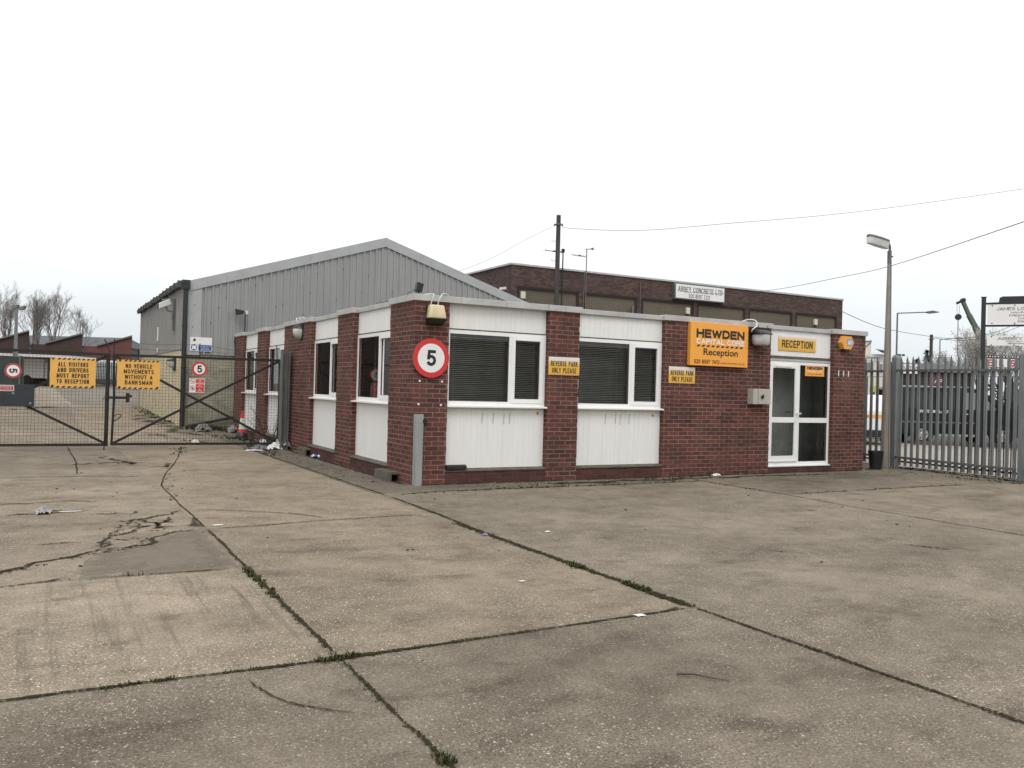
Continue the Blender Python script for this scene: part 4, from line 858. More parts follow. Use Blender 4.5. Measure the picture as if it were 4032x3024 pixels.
# ------------------------------------------------------------------ gates
GY = 7.8
def gate(name, x0, x1, label, thick_side):
    t = thing(name, (x0 if abs(x0) < abs(x1) else x1, GY, 0), label, 'gate', 'wire mesh yard gates')
    return t
gl = thing('yard_gate', (-7.45,GY,0), 'left leaf of the black wire mesh yard gate, with a black panel', 'gate', 'wire mesh yard gates')
gr = thing('yard_gate', (-.12,GY,0), 'right leaf of the black wire mesh yard gate, hinged beside the office', 'gate', 'wire mesh yard gates')
def frame(t, x0, x1, ws, we, bend=0):
    m_ = MB(); zt0, zt1 = (2.07, 2.03) if x0 < -5 else (2.03, 2.05)
    m_.bar((x0,GY,zt0),(x1,GY,zt1),.05,.055); m_.bar((x0,GY,.12),(x1,GY,.11),.05,.055)
    m_.tube([(x0,GY,.10),(x0+bend,GY,1.1),(x0,GY,zt0+.03)], ws, 8); m_.tube([(x1,GY,.08),(x1+bend*.3,GY,1.1),(x1,GY,zt1+.03)], we, 8); m_.build('gate_frame', m_rust, t)
frame(gl, -7.45, -3.80, .04, .042); frame(gr, -3.69, -.16, .026, .03, .025)
def brace(t, a, b, y): MB().bar((a[0],y,a[1]),(b[0],y,b[1]),.012,.052).build('brace', m_rust, t)
brace(gl, (-7.4,2.03), (-3.82,.14), GY-.012); brace(gl, (-7.4,.15), (-3.82,2.0), GY+.012)
brace(gr, (-3.66,2.0), (-.2,.14), GY-.012); brace(gr, (-3.66,.14), (-.2,2.02), GY+.012)
def wires(t, x0, x1, z0, z1, p=.066, sd=1):
    m_ = MB(); rw = random.Random(sd); x = x0+p/2; r = .0033
    def line(a, b): m_.tube([a,b], r, 4, cap=False)
    while x < x1:
        e1 = rw.uniform(-.006,.006); m_.tube([(x,GY,z0),(x+e1,GY+rw.uniform(-.012,.012),(z0+z1)/2),(x,GY,z1)], r, 4, cap=False); x += p
    z = z0+p/2
    while z < z1:
        m_.tube([(x0,GY+.005,z),((x0+x1)/2,GY+.005+rw.uniform(-.012,.012),z+rw.uniform(-.006,.006)),(x1,GY+.005,z)], r, 4, cap=False); z += p
    m_.build('wire_mesh', m_wire, t)
wires(gl, -7.41, -3.84, .14, 2.03, sd=1); wires(gr, -3.66, -.19, .14, 2.02, sd=2)
# barbed wire standards
for P_ in ([(-3.76,GY,2.0),(-3.78,GY,2.12),(-3.88,GY,2.36)],[(-7.4,GY,2.0),(-7.45,GY,2.4)]): MB().tube(P_, .012, 6).build('wire_standard', m_rust, gl)
for P_ in ([(-3.69,GY,2.0),(-3.69,GY,2.37)],[(-.22,GY,2.0),(-.25,GY,2.40)],[(-1.95,GY,2.0),(-1.95,GY,2.36)]): MB().tube(P_, .011, 6).build('wire_standard', m_rust, gr)
rw = random.Random(4)
def barb(t, pts):
    m_ = MB(); cable(m_, pts, .003); P = [Vector(p) for p in pts]
    for a, b in zip(P, P[1:]):
        for i in range(int((b-a).length/.12)):
            c = a.lerp(b, (i+.5)/((b-a).length/.12)); d = Vector((rw.uniform(-1,1),rw.uniform(-1,1),rw.uniform(-1,1))).normalized()*.022; m_.tube([c-d,c+d], .0025, 3, cap=False)
    m_.build('barbed_wire', m_rust, t)
barb(gr, [(-3.69,GY,2.34),(-2.9,GY,2.29),(-1.95,GY,2.33),(-1.1,GY,2.24),(-.25,GY,2.28)]); barb(gr, [(-3.69,GY,2.2),(-2.9,GY,2.17),(-1.95,GY,2.2),(-1.1,GY,2.15),(-.25,GY,2.16)])
m_ = MB(); m_.box(-3.86,GY-.05,1.09,-3.40,GY-.02,1.145); m_.box(-3.44,GY-.06,1.02,-3.37,GY-.015,1.22); m_.box(-3.40,GY-.055,1.125,-3.32,GY-.02,1.185); m_.build('latch', m_rust, gr)
m_ = MB(); m_.tube([(-3.90,GY-.04,1.08),(-3.84,GY-.05,1.12)], .022, 8); m_.build('padlock', m_galv, gl)
m_ = MB(); m_.tube([(-3.835,GY-.05,0),(-3.83,GY-.05,.45)], .014, 6); m_.build('drop_bolt', m_rust, gl)
m_ = MB(); cable(m_, [(-3.66,GY-.03,.72),(-3.6,GY-.05,.76),(-3.52,GY-.04,.75),(-3.56,GY-.05,.68),(-3.68,GY-.03,.60)], .01); m_.build('chain', m_rust, gr)
m_ = MB(); m_.box(-7.0,GY-.075,.905,-5.15,GY-.06,1.355); m_.build('solid_panel', mat('blue black sheet', (.022,.028,.034), .5, var=.25, scale=3), gl, bevel=.003)
m_ = MB()
for x, z in ((-5.22,.97),(-5.53,1.17)): m_.lathe((x,GY-.076,z), [(0,.008),(.022,.006),(.026,0)], 12, (0,-1,0))
m_.build('panel_bolt', m_galv, gl)
def plate(name, x0, z0, x1, z1, face, label, cat='sign', group=None, y=GY-.07):
    t = thing(name, ((x0+x1)/2,y,z0), label, cat, group); MB().box(x0,y,z0,x1,y+.006,z1).build('sign_board', face, t); return t
def hazard(x0, z0, x1, z1, lines, label):
    t = plate('gate_sign', x0, z0, x1, z1, m_oran2, label, group='orange warning signs on the gates'); y = GY-.07; wd = x1-x0; ht = z1-z0; o = (x0,y-.0025,z0)
    for zz in (.002, ht-.036):
        m_ = MB(); stripes(m_, o, X, Z, .002 if zz < .1 else .13, wd-.002, zz, zz+.034, 8, .9, .5); m_.build('hazard_stripe', m_blk, t)
    m_ = MB(); k = len(lines)
    for i, (s_, fw_) in enumerate(lines): caps(m_, s_, o, X, Z, wd*.5, ht-.13-i*.118, fw_*wd*1.03, .092, .185, gap=.75)
    m_.build('lettering', m_brn, t)
    for x, z in ((.05,.04),(wd-.05,.04),(.05,ht-.015)): MB().box(x0+x-.018,y-.012,z0+z-.018,x0+x+.018,y-.003,z0+z+.018).build('cable_tie', m_rust, t)
hazard(-4.885, 1.305, -4.035, 1.925, [('ALL VISITORS',.64),('AND DRIVERS',.66),('MUST REPORT',.69),('TO RECEPTION',.69)], 'orange ALL VISITORS AND DRIVERS sign on the left gate leaf')
hazard(-3.625, 1.31, -2.77, 1.935, [('NO VEHICLE',.60),('MOVEMENTS',.68),('WITHOUT A',.63),('BANKSMAN',.62)], 'orange NO VEHICLE MOVEMENTS sign on the right gate leaf')
speed_sign('gate_speed_sign', (-5.54,GY-.06,1.63), -Z, X, -Y, .155, 'round 5 sign hung sideways at the left end of the gate', m_red2, .145, 'small speed signs on the gates')
speed_sign('gate_speed_sign', (-1.955,GY-.06,1.79), X, Z, -Y, .16, 'small upright round 5 sign on the right gate leaf', m_red, .165, 'small speed signs on the gates')
t = plate('notice_sticker', -5.92, 1.215, -5.515, 1.335, m_sw, 'small red and white no unauthorised persons notice on the black gate panel', y=GY-.083)
o = (-5.92,GY-.0855,1.215); m_ = MB(); rect(m_, o, X, Z, .125, .012, .393, .108); disc(m_, o, X, Z, .065, .06, .045, .034, 20); m_.build('red_field', m_red2, t); o = (-5.92,GY-.0875,1.215); m_ = MB()
for i, s_ in enumerate(('No unauthorised','persons allowed','beyond this point')): letters(m_, s_, o, X, Z, .259, .09-.03*i, .21, .019, .01)
m_.build('white_lettering', m_sw, t)
t = plate('prohibition_sign', -2.16, 1.262, -1.84, 1.575, m_sw, 'red and white no smoking, drinking or eating sign on the right gate leaf')
o = (-2.16,GY-.0725,1.262); m_ = MB(); rect(m_, o, X, Z, .135, .205, .31, .30); rect(m_, o, X, Z, .135, .012, .31, .19)
for cz in (.25,.10): disc(m_, o, X, Z, .068, cz, .056, .045, 24); m_.quad(*[Vector(o)+X*a+Z*(cz+b) for a, b in ((.032,.034),(.038,.04),(.104,-.034),(.098,-.04))])
m_.build('red_field', m_red, t); o = (-2.16,GY-.0745,1.262); m_ = MB()
for s_, cz, wd in (('No',.272,.045),('smoking',.235,.12),('No',.165,.045),('drinking',.13,.12),('No',.075,.045),('eating',.038,.10)): letters(m_, s_, o, X, Z, .222, cz, wd, .027, .012)
m_.build('white_lettering', m_sw, t)
o = (-2.16,GY-.0725,1.262); m_ = MB(); rect(m_, o, X, Z, .045, .24, .09, .252); rect(m_, o, X, Z, .05, .075, .085, .115); m_.build('black_pictogram', m_blk, t)
# gate post: rolled steel joist
t = thing('gate_post', (-.16,7.35,0), 'grey steel joist gate post standing against the side pier', 'post')
m_ = MB(); m_.box(-.245,7.20,0,-.225,7.44,2.26); m_.box(-.225,7.31,0,-.095,7.33,2.26); m_.box(-.095,7.20,0,-.075,7.44,2.26); m_.build('joist', m_steel, t)
m_ = MB(); m_.box(-.23,7.45,1.98,-.15,GY,2.03); m_.box(-.23,7.45,.10,-.15,GY,.15); m_.build('hinge', m_rust, t)
t = thing('gate_post', (-7.5,GY,0), 'steel joist post at the far left end of the gate', 'post'); m_ = MB(); m_.box(-7.65,7.7,0,-7.50,7.9,2.26); m_.build('joist', m_steel, t)

# ------------------------------------------------------------------ small things in the yard
t = thing('traffic_cone', (-.27,11.31,0), 'red and white traffic cone on a dark base behind the gate', 'cone')
c0 = Vector((-.27,11.31,0)); rr = lambda z: .125-.10*(z-.07)/.68
MB().box(-.44,11.14,0,-.10,11.48,.045).build('base', m_black, t, bevel=.01)
MB().lathe(c0, [(.155,.045),(.14,.16),(.128,.165)], 20).build('base_collar', m_black, t, smooth=True)
for z0, z1, mm, nm in ((.16,.255,m_cone_r,'red_band'),(.255,.55,m_cone_w,'white_sleeve'),(.55,.76,m_cone_r,'red_tip')):
    MB().lathe(c0, [(rr(z0),z0),(rr(z1),z1)]+([(0,z1)] if z1 > .7 else []), 20).build(nm, mm, t, smooth=False)
def block(x, y, rz, L_, lab):
    t = thing('concrete_block', (x,y,0), lab, 'block', 'hollow blocks by the side wall', rz); m_ = MB(); W_, H_ = .21, .15
    m_.prism([(-W_/2,-L_/2,0),(-W_/2,-L_/2,H_),(W_/2,-L_/2,H_),(W_/2,-L_/2,0),(W_/2-.04,-L_/2,0),(W_/2-.04,-L_/2,H_-.035),(-W_/2+.035,-L_/2,H_-.035),(-W_/2+.035,-L_/2,0)], (0,L_,0))
    m_.box(-W_/2+.035,.0,0,W_/2-.04,L_/2-.01,H_-.036); m_.build('block_body', m_block, t)
    m_ = MB()
    for i in range(3): m_.box(-.035,-L_*.33+i*L_*.27,H_-.003,.035,-L_*.33+i*L_*.27+.05,H_+.002)
    m_.build('block_hollow', m_ledge, t)
block(-.03,5.86,.05,.52,'old concrete block by the wide side pier near the gate'); block(-.06,.82,.02,.66,'old concrete block on the ground beside the corner pier')
# bin
t = thing('rubbish_bin', (10.86,.06,0), 'black plastic bin standing between the end pier and the lamp post', 'bin')
MB().lathe((10.86,.06,0), [(0,.01),(.115,.01),(.12,0),(.155,.36),(.165,.36),(.165,.40),(.15,.40),(.12,.05),(0,.05)], 24).build('bin_body', m_black, t, smooth=False)
m_ = MB(); m_.lathe((10.86,.06,.31), [(.152,0),(.158,.0),(.16,.02),(.155,.02)], 24); m_.build('rim_band', m_blackp, t)
# litter
def crumple(m_, c, rx, ry, rz, sd, n=13, flat=.25):
    rc = random.Random(sd); vs = []; fs = []; c = Vector(c)
    for i in range(n):
        for j in range(n):
            u_, v_ = i/(n-1)*2-1, j/(n-1)*2-1; d = max(0, 1-.5*(u_*u_+v_*v_))
            vs.append(c+Vector((u_*rx*(1+rc.uniform(-.18,.18)), v_*ry*(1+rc.uniform(-.18,.18)), max(.008, rz*d*rc.uniform(flat,1.1)))))
    for i in range(n-1):
        for j in range(n-1): fs.append((i*n+j,(i+1)*n+j,(i+1)*n+j+1,i*n+j+1))
    return m_.add(vs, fs)
def litter(name, c, rx, ry, rz, mt, lab, sd, cat='litter', flat=.25, group=None):
    m_ = MB(); crumple(m_, c, rx, ry, rz, sd, flat=flat); tag(m_.build(name, mt, loc=c), lab, cat, group)
litter('plastic_bag', (-4.97,-1.45,0), .075, .11, .09, m_bag, 'crumpled pale plastic bag lying on the cracked left slab', 1)
litter('paper_scrap', (-4.70,-1.42,0), .11, .022, .012, m_paper, 'long white paper strip right of the plastic bag', 2)
litter('paper_scrap', (-.24,-4.46,0), .03, .02, .02, m_paper, 'white paper scrap on the wide slab right of the mossy joint', 3)
litter('paper_scrap', (-1.66,-6.40,0), .022, .016, .012, m_paper, 'tiny white paper scrap in the middle slab left of the mossy joint', 4)
litter('paper_scrap', (-1.42,-7.60,0), .035, .025, .015, m_paper, 'torn white paper on the cross joint near the mossy joint', 5)
litter('paper_scrap', (6.1,-.15,0), .09, .05, .05, m_paper, 'crumpled white paper at the foot of the wall left of the door', 6)
litter('paper_scrap', (-3.36,-2.9,0), .05, .03, .012, m_paper, 'white paper scrap beside the black tarmac patch', 7)
litter('paper_scrap', (.08,4.58,0), .06, .03, .03, m_paper, 'white paper scrap against the side wall near the blue can', 8)
litter('sweet_wrapper', (-.98,-4.42,0), .035, .025, .03, mat('purple wrapper', (.25,.2,.4), .4, var=.6, scale=40), 'crumpled purple and white wrapper on the mossy joint', 9)
litter('plastic_bag', (-.14,7.45,0), .22, .2, .26, m_bag, 'bulky grey plastic bag in the rubbish at the foot of the gate post', 10, flat=.5)
litter('plastic_sheet', (-.36,7.30,0), .16, .10, .18, m_paper, 'white plastic sheet in the rubbish left of the grey bag', 11)
litter('paper_scrap', (-.86,7.12,0), .20, .09, .03, m_paper, 'flat white paper at the left edge of the rubbish by the gate', 12)
litter('rag', (-.66,7.4,0), .22, .16, .12, mat('grey rag', (.16,.16,.17), .9, var=.4, scale=15), 'dark grey rag among the rubbish by the gate', 13)
litter('plastic_sheet', (-.06,9.75,0), .12, .45, .08, m_paper, 'big white plastic sheet behind the gate beside the side wall', 14)
litter('plastic_bag', (-.85,14.0,0), .22, .2, .30, m_bag2, 'pale plastic bag on the ground below the shed gable', 15, flat=.5)
litter('plastic_bag', (.0,13.6,0), .25, .25, .26, m_bag2, 'grey plastic bag behind the traffic cone', 16, flat=.5)
litter('paper_scrap', (-1.72,9.6,0), .09, .10, .10, m_paper, 'crumpled white paper just behind the right gate leaf', 17)
litter('cardboard', (.06,6.75,0), .1, .14, .02, mat('cardboard', (.3,.25,.17), .9), 'flattened brown cardboard between the gate post and block', 18)
litter('crumpled_plastic', (-.02,5.28,0), .05, .05, .06, m_paper, 'white plastic lump at the end of the block near the gate', 19)
t = thing('drink_can', (.02,4.98,0), 'crushed blue and white drink can lying by the side wall', 'can')
m_ = MB(); m_.lathe((-.08,5.0,.035), [(0,0),(.03,0),(.034,.01),(.032,.07)], 12, (.87,-.48,.03)); m_.build('blue_end', mat('blue can', lin((35,60,160)), .35, .3), t)
m_ = MB(); m_.lathe((-.08,5.0,.035), [(.032,.0705),(.028,.11),(.034,.16),(.028,.18),(0,.18)], 12, (.87,-.48,.03)); m_.build('white_end', m_paper, t)
m_ = MB(); m_.tube([(-1.99,-8.66,.012),(-1.93,-8.72,.02),(-1.86,-8.79,.012),(-1.80,-8.86,.01)], .007, 6, .003); tag(m_.build('fallen_twig', m_bark, loc=(-1.9,-8.75,0)), 'short dark twig lying on the front slab', 'twig')
m_ = MB(); m_.tube([(-.95,8.2,.012),(-.4,8.0,.03),(.0,7.95,.012)], .012, 6); 
# dead shrub behind the gate
def shrub(name, x, y, h, sd, lab):
    rs = random.Random(sd); t = thing(name, (x,y,0), lab, 'plant'); st, lf = MB(), MB()
    for i in range(9):
        a = rs.uniform(0,6.28); tip = Vector((x+math.cos(a)*h*.42-.12, y+math.sin(a)*h*.3, h*rs.uniform(.5,1))); mid = Vector((x,y,0)).lerp(tip,.5)+Vector((rs.uniform(-.06,.06),rs.uniform(-.06,.06),.04)); st.tube([(x,y,0),mid,tip], .01, 5, .003)
        for k in range(16):
            q = rs.uniform(.4,1); p = (Vector((x,y,0)).lerp(mid,q*2) if q < .5 else mid.lerp(tip,q*2-1))+Vector((rs.uniform(-.06,.06),rs.uniform(-.06,.06),rs.uniform(-.04,.05))); d = Vector((rs.uniform(-1,1),rs.uniform(-1,1),rs.uniform(-.6,1))).normalized()*.026; e_ = d.orthogonal().normalized()*.009
            g = rs.uniform(.6,1.2); lf.quad(p-d,p+e_,p+d,p-e_, col=(.19*g,.165*g,.11*g,1))
    st.build('stem', m_bark, t); lf.build('foliage', m_weed, t)
shrub('dead_shrub', -.12, 8.6, 1.05, 3, 'withered grey brown shrub behind the gate hinge side')
# ------------------------------------------------------------------ weeds: moss and grass in the joints
rw = random.Random(21); mb = MB()
def tuft(x, y, n, h, sp, dark=1.0, wid=.006):
    z = gh(x,y)
    for i in range(n):
        a = rw.uniform(0,6.283); r = sp*rw.random()**.5; p = Vector((x+math.cos(a)*r,y+math.sin(a)*r,z)); l_ = h*rw.uniform(.4,1.1); b = rw.uniform(0,6.283); lean = l_*rw.uniform(.3,1.1)
        tip = p+Vector((math.cos(b)*lean,math.sin(b)*lean,l_)); e_ = Vector((-math.sin(b),math.cos(b),0))*wid*rw.uniform(.6,1.5); md = p.lerp(tip,.5)+Vector((0,0,l_*.15))
        g = rw.uniform(.55,1.3)*dark; c = (.044*g,.056*g,.018*g,1) if rw.random() < .72 else (.095*g,.08*g,.036*g,1)
        mb.quad(p-e_*.6,p+e_*.6,md+e_,md-e_, col=c); mb.add([md-e_,md+e_,tip],[(0,1,2)], c)
def along(pts, n, h, w_, per=6, dark=1, wid=.006):
    P = [Vector((*p,0)) for p in pts]; ls = [(b-a).length for a, b in zip(P,P[1:])]
    for i in range(n):
        q = rw.uniform(0,sum(ls)); k = 0
        while q > ls[k] and k < len(ls)-1: q -= ls[k]; k += 1
        p = P[k].lerp(P[k+1], q/ls[k]); t_ = (P[k+1]-P[k]).normalized(); nn = Vector((-t_.y,t_.x,0)); p += nn*rw.gauss(0,w_)
        tuft(p.x, p.y, per, h, .02, dark, wid)
along([(-.92,-3.6),(-.92,-7.55)], 420, .009, .026, 7, .62, .0035); along([(-.92,-5.95),(-.92,-6.2)], 34, .028, .024, 7, .9, .005); along([(-.92,-6.75),(-.93,-7.05)], 40, .028, .026, 7, .9, .005); along([(-.93,-7.1),(-.92,-7.5)], 40, .012, .028, 7, .6, .004); along([(-.92,-7.6),(-.92,-9.8)], 70, .006, .010, 5, .6, .003)
along([(-3.53,-5.15),(-3.53,-5.65)], 44, .026, .018, 7, 1.0, .005); along([(-3.53,-5.7),(-3.54,-6.2)], 22, .024, .014, 7, .9, .005); along([(-3.54,-6.3),(-3.54,-7.6)], 50, .008, .010, 6, .7, .003); along([(-3.5,-3.1),(-3.53,-5.1)], 26, .007, .010, 5, .7, .003)
along([(-3.66,-7.67),(-3.42,-7.63)], 46, .022, .022, 7, .85, .004); along([(-3.42,-7.64),(-2.75,-7.63)], 70, .007, .012, 6, .7, .003); along([(-4.2,-7.63),(-3.6,-7.66)], 40, .010, .010, 6, .8, .003); along([(-4.75,-7.62),(-4.4,-7.63)], 24, .018, .010, 6, .9, .004); along([(-6,-7.58),(-4.75,-7.62)], 20, .008, .010, 6, .8, .003)
along([(-3.55,-7.7),(-3.55,-9.0)], 16, .008, .010, 5, .7, .003); along([(-3.55,-9.03),(-3.55,-9.12)], 16, .032, .018, 7, .9, .004)
along([(.8,-.87),(3.2,-.88)], 55, .03, .03, 6, .9, .004); along([(1.5,-.87),(2.4,-.86)], 14, .11, .05, 4, 1.2, .003); along([(3.2,-.88),(5.1,-.85)], 26, .025, .03, 6, .85, .004); along([(4.2,-.35),(5.9,-.2)], 34, .035, .08, 7, .9, .005); along([(-.7,-1.1),(.8,-.88)], 12, .02, .02, 6, .7)
along([(5.1,-2.5),(5.15,-1.0)], 9, .02, .02, 6, .8); along([(5.4,-2.75),(9.6,-2.66)], 20, .02, .02, 6, .8)
along([(11.75,.1),(11.45,-2.9)], 60, .04, .08, 7, .75); along([(10.9,-1.6),(11.2,-3.2)], 34, .025, .12, 7, .8); along([(10.4,-.05),(11.5,.2)], 14, .03, .06, 6, .7)
along([(-5.26,-4.65),(-4.7,-4.14),(-4.3,-3.9),(-4.05,-3.45)], 50, .010, .018, 7, .7, .004); along([(-6.5,-5.4),(-5.26,-4.65)], 30, .012, .022, 7, .7, .004); along([(-4.52,-3.9),(-4.46,-3.4),(-4.12,-2.2)], 36, .010, .022, 7, .65, .004)
along([(-5.25,-5.12),(-4.8,-5.05)], 12, .008, .010, 6, .7, .003); along([(-4.45,-5.06),(-4.2,-5.09)], 5, .04, .010, 4, 1.0, .0025)
along([(-2.15,8.4),(-2.6,6.2)], 34, .02, .07, 7, .8, .006); along([(-3.2,2.6),(-3.5,-.5)], 16, .014, .03, 6, .75, .005)
along([(-1.0,7.5),(-.5,7.0),(-.8,5.6)], 40, .025, .08, 7, .7); along([(-.75,8.3),(.0,8.1)], 60, .06, .12, 7, .55); along([(-.8,12.2),(.0,9.3)], 90, .08, .15, 7, .6, .008); along([(-1.1,15.2),(.2,14.2)], 110, .12, .3, 7, .45, .010)
along([(-1.35,17),(-1.5,26)], 70, .05, .15, 7, .6, .010); along([(-1.6,9.4),(-2.3,12.8)], 60, .03, .12, 7, .6, .008); along([(-.85,5.0),(-.82,-.9)], 20, .007, .012, 5, .7, .003)
tag(mb.build('joint_weeds', m_weed), 'moss and grass growing in the joints of the concrete yard', 'weeds', kind='stuff')
# dirt and grit crumbs scattered near the walls
mb = MB(); rg = random.Random(9)
for i in range(420):
    q = rg.random()
    if q < .35: x, y = rg.uniform(-.9,.0), rg.uniform(.5,8.5)
    elif q < .6: x, y = rg.uniform(.5,10), rg.uniform(-.7,-.02)
    elif q < .75: x, y = rg.uniform(10.3,11.8), rg.uniform(-2.8,.2)
    else: x, y = rg.uniform(-5,6), rg.uniform(-7,6)
    s_ = rg.uniform(.006,.02); 
    if x > -.0 and y > 0 and x < 10.4: continue
    a = rg.uniform(0,3); mb.bar((x-s_*math.cos(a),y-s_*math.sin(a),s_*.4),(x+s_*math.cos(a),y+s_*math.sin(a),s_*.35),s_*.9,s_*.6, col=rg.choice([(.06,.05,.04,1),(.03,.025,.02,1),(.35,.33,.3,1),(.12,.1,.07,1)]))
tag(mb.build('ground_grit', m_weed), 'scattered grit and leaf crumbs on the yard concrete', 'grit', kind='stuff')

# ------------------------------------------------------------------ brown works building behind
AY = 20.0; AX0, AX1, AH = 12.65, 33.6, 7.02
ab = thing('works_building', (AX0,AY,0), 'long sooty brown brick building with rendered panels behind the office', 'building')
MB().box(AX0,AY+.16,0,AX1,AY+14,AH-.08).build('wall', m_abrick, ab, uv=True)
bays = [(13.07,16.07),(16.55,19.37),(19.83,22.84),(23.25,26.27),(26.70,29.64),(30.09,33.07)]
mb = MB(); mb.box(AX0-.003,AY,6.03,AX1+.003,AY+.158,AH-.082)
edges = [AX0-.003]+[v for b in bays for v in b]+[AX1+.003]
for a, b in zip(edges[::2], edges[1::2]): mb.box(a,AY+.002,0,b,AY+.158,6.028)
mb.build('brick_pier', m_abrick, ab, uv=True)
mb = MB(); 
for a, b in bays: mb.box(a-.1,AY-.012,5.945,b+.1,AY+.0,6.05); mb.box(a-.1,AY-.012,4.9,a-.02,AY,5.945); mb.box(b+.02,AY-.012,4.9,b+.1,AY,5.945)
mb.build('brick_band', mat('blackened header brick', (.028,.018,.017), .95, var=.3, scale=9), ab)
for a, b in bays:
    MB().box(a,AY+.07,5.28,b,AY+.155,6.028).build('rendered_panel', m_render, ab)
    wn = MB().box(a+.1,AY+.06,3.3,b-.25,AY+.155,5.279).build('window', m_vglass, ab)
    m_ = MB(); 
    for i in range(5): x = a+.1+(b-a-.35)*i/4; m_.box(x-.025,AY+.03,3.3,x+.025,AY+.058,5.27)
    m_.build('glazing_bar', m_rust, wn)
mb = MB()
n_ = 24
for i in range(n_): a = AX0-.06+(AX1-AX0+.12)*i/n_; b = AX0-.06+(AX1-AX0+.12)*(i+1)/n_; mb.box(a+.004,AY-.05,AH-.08,b-.004,AY+.22,AH)
for i in range(14): a = AY+.22+13.8*i/14; mb.box(AX0-.06,a+.004,AH-.08,AX0+.22,a+.98,AH)
mb.build('coping', m_cope, ab)
for a_, b_, r_ in (((19.6,AY-.05,4.9),(19.6,AY-.05,6.75),.018),((19.17,AY-.06,4.9),(19.17,AY-.06,5.58),.07),((16.4,AY-.05,4.9),(16.4,AY-.05,6.9),.02),((AX1,AY+.3,5.8),(AX1+.18,AY+.3,5.8),.02)): MB().tube([a_,b_], r_, 8).build('pipe', m_steel, ab)
t = thing('name_board', (23.2,AY-.2,6.1), 'white ABBEY CONCRETE board high on the brown brick building', 'sign')
MB().box(21.55,AY-.2,6.12,24.78,AY-.0,6.90).build('board_case', m_steel, t, bevel=.015); MB().box(21.62,AY-.212,6.18,24.71,AY-.2005,6.85).build('sign_face', m_sw, t)
o = (21.55,AY-.215,6.12); m_ = MB(); caps(m_, 'ABBEY CONCRETE LTD', o, X, Z, 1.62, .50, 2.85, .25, .15, True); caps(m_, '020 8597 7221', o, X, Z, 1.55, .20, 1.35, .20, .14, True); m_.build('lettering', m_greyl, t)
for i, (x, z) in enumerate(((13.25,5.67),(22.56,5.62),(31.5,5.62))):
    t = thing('alarm_box', (x,AY-.0,z-.2), ['off white alarm box left of the telegraph pole on the brown building','off white alarm box on the brown building below the name board','off white alarm box at the right end of the brown building'][i], 'alarm', 'alarm boxes on the brown building')
    MB().box(x-.11,AY-.06,z-.17,x+.11,AY+.07,z+.15).build('box_cover', m_alarmw, t, bevel=.02); MB().box(x-.08,AY-.05,z-.22,x+.08,AY+.06,z-.172).build('siren_base', m_black, t)
t = thing('security_camera', (12.45,AY+.2,5.8), 'small pale camera on the left corner of the brown building', 'camera'); m_ = MB(); m_.prism([(12.2,AY+.15,5.82),(12.22,AY+.15,5.93),(12.5,AY+.15,5.98),(12.5,AY+.15,5.87)], (0,.1,0)); m_.build('camera_housing', m_lens3, t); m_ = MB(); m_.tube([(12.45,AY+.2,5.87),(12.65,AY+.2,5.82)], .02, 6); m_.build('bracket', m_galv, t)
def aerial(x, ztop, boom, lab, zb, top=None, dark=False):
    t = thing('tv_aerial', (x,AY-.1,4.9), lab, 'aerial', 'aerials on the brown building'); mm = m_black if dark else m_galvd
    m_ = MB(); m_.tube([(x,AY-.1,4.9),(x,AY-.1,ztop)], .03 if dark else .022, 8); m_.build('mast', mm, t)
    m_ = MB(); m_.tube([(boom,AY-.1,zb),(x,AY-.1,zb-.03)], .014, 6); k = 6
    for i in range(k): xx = boom+(x-boom)*i/k; hh = .13+.03*i/k; m_.tube([(xx,AY-.1-hh,zb),(xx,AY-.1+hh,zb)], .007, 5)
    m_.box((boom+x)/2-.03,AY-.14,zb-.03,(boom+x)/2+.07,AY-.06,zb+.03)
    if top: m_.tube([(x-.04,AY-.1,ztop),(x+.32,AY-.1,ztop+.06)], .02, 6); m_.box(x+.27,AY-.14,ztop+.01,x+.35,AY-.06,ztop+.1)
    else: m_.box(x-.06,AY-.15,ztop-.12,x+.06,AY-.05,ztop+.04)
    m_.build('boom', mm, t)
aerial(15.2,7.83,14.25,'black aerial mast just right of the telegraph pole',7.72,dark=True); aerial(16.47,7.98,15.69,'grey aerial with a side arm, right of the black mast',7.66,True)
# telegraph pole + wires
def telegraph(x, y, h, r, lab, group='telegraph poles'):
    t = thing('telegraph_pole', (x,y,0), lab, 'pole', group); MB().tube([(x,y,0),(x,y,h)], r*1.12, 12, r*.95).build('pole', m_wood, t)
    m_ = MB(); rv = Vector((.8747,-.4846,0))
    for i in range(8):
        z = h-1.1-.42*i; s_ = 1 if i % 2 else -1; p = Vector((x,y,z)); m_.tube([p+rv*s_*r*.8,p+rv*s_*(r+.16),p+rv*s_*(r+.17)+Z*.06], .01, 5)
    m_.build('step_iron', m_rust, t)
    m_ = MB(); m_.box(x-r-.02,y-r-.02,h-.42,x+r+.02,y+r+.02,h-.36); 
    for s_ in (-1,1): m_.lathe(Vector((x,y,h-.46))+rv*s_*(r+.07), [(0,0),(.03,.01),(.035,.05),(.02,.09),(0,.1)], 8)
    m_.build('insulator_bracket', m_steel, t)
telegraph(13.97,18.37,8.97,.10,'dark timber telegraph pole rising behind the office roof')
def cat_wire(pts, lab, r=.009, sag=0):
    P = [Vector(p) for p in pts]; m_ = MB(); cable(m_, P, r); o = m_.build('overhead_wire', m_black, loc=P[0]); tag(o, lab, 'wire', 'overhead wires')
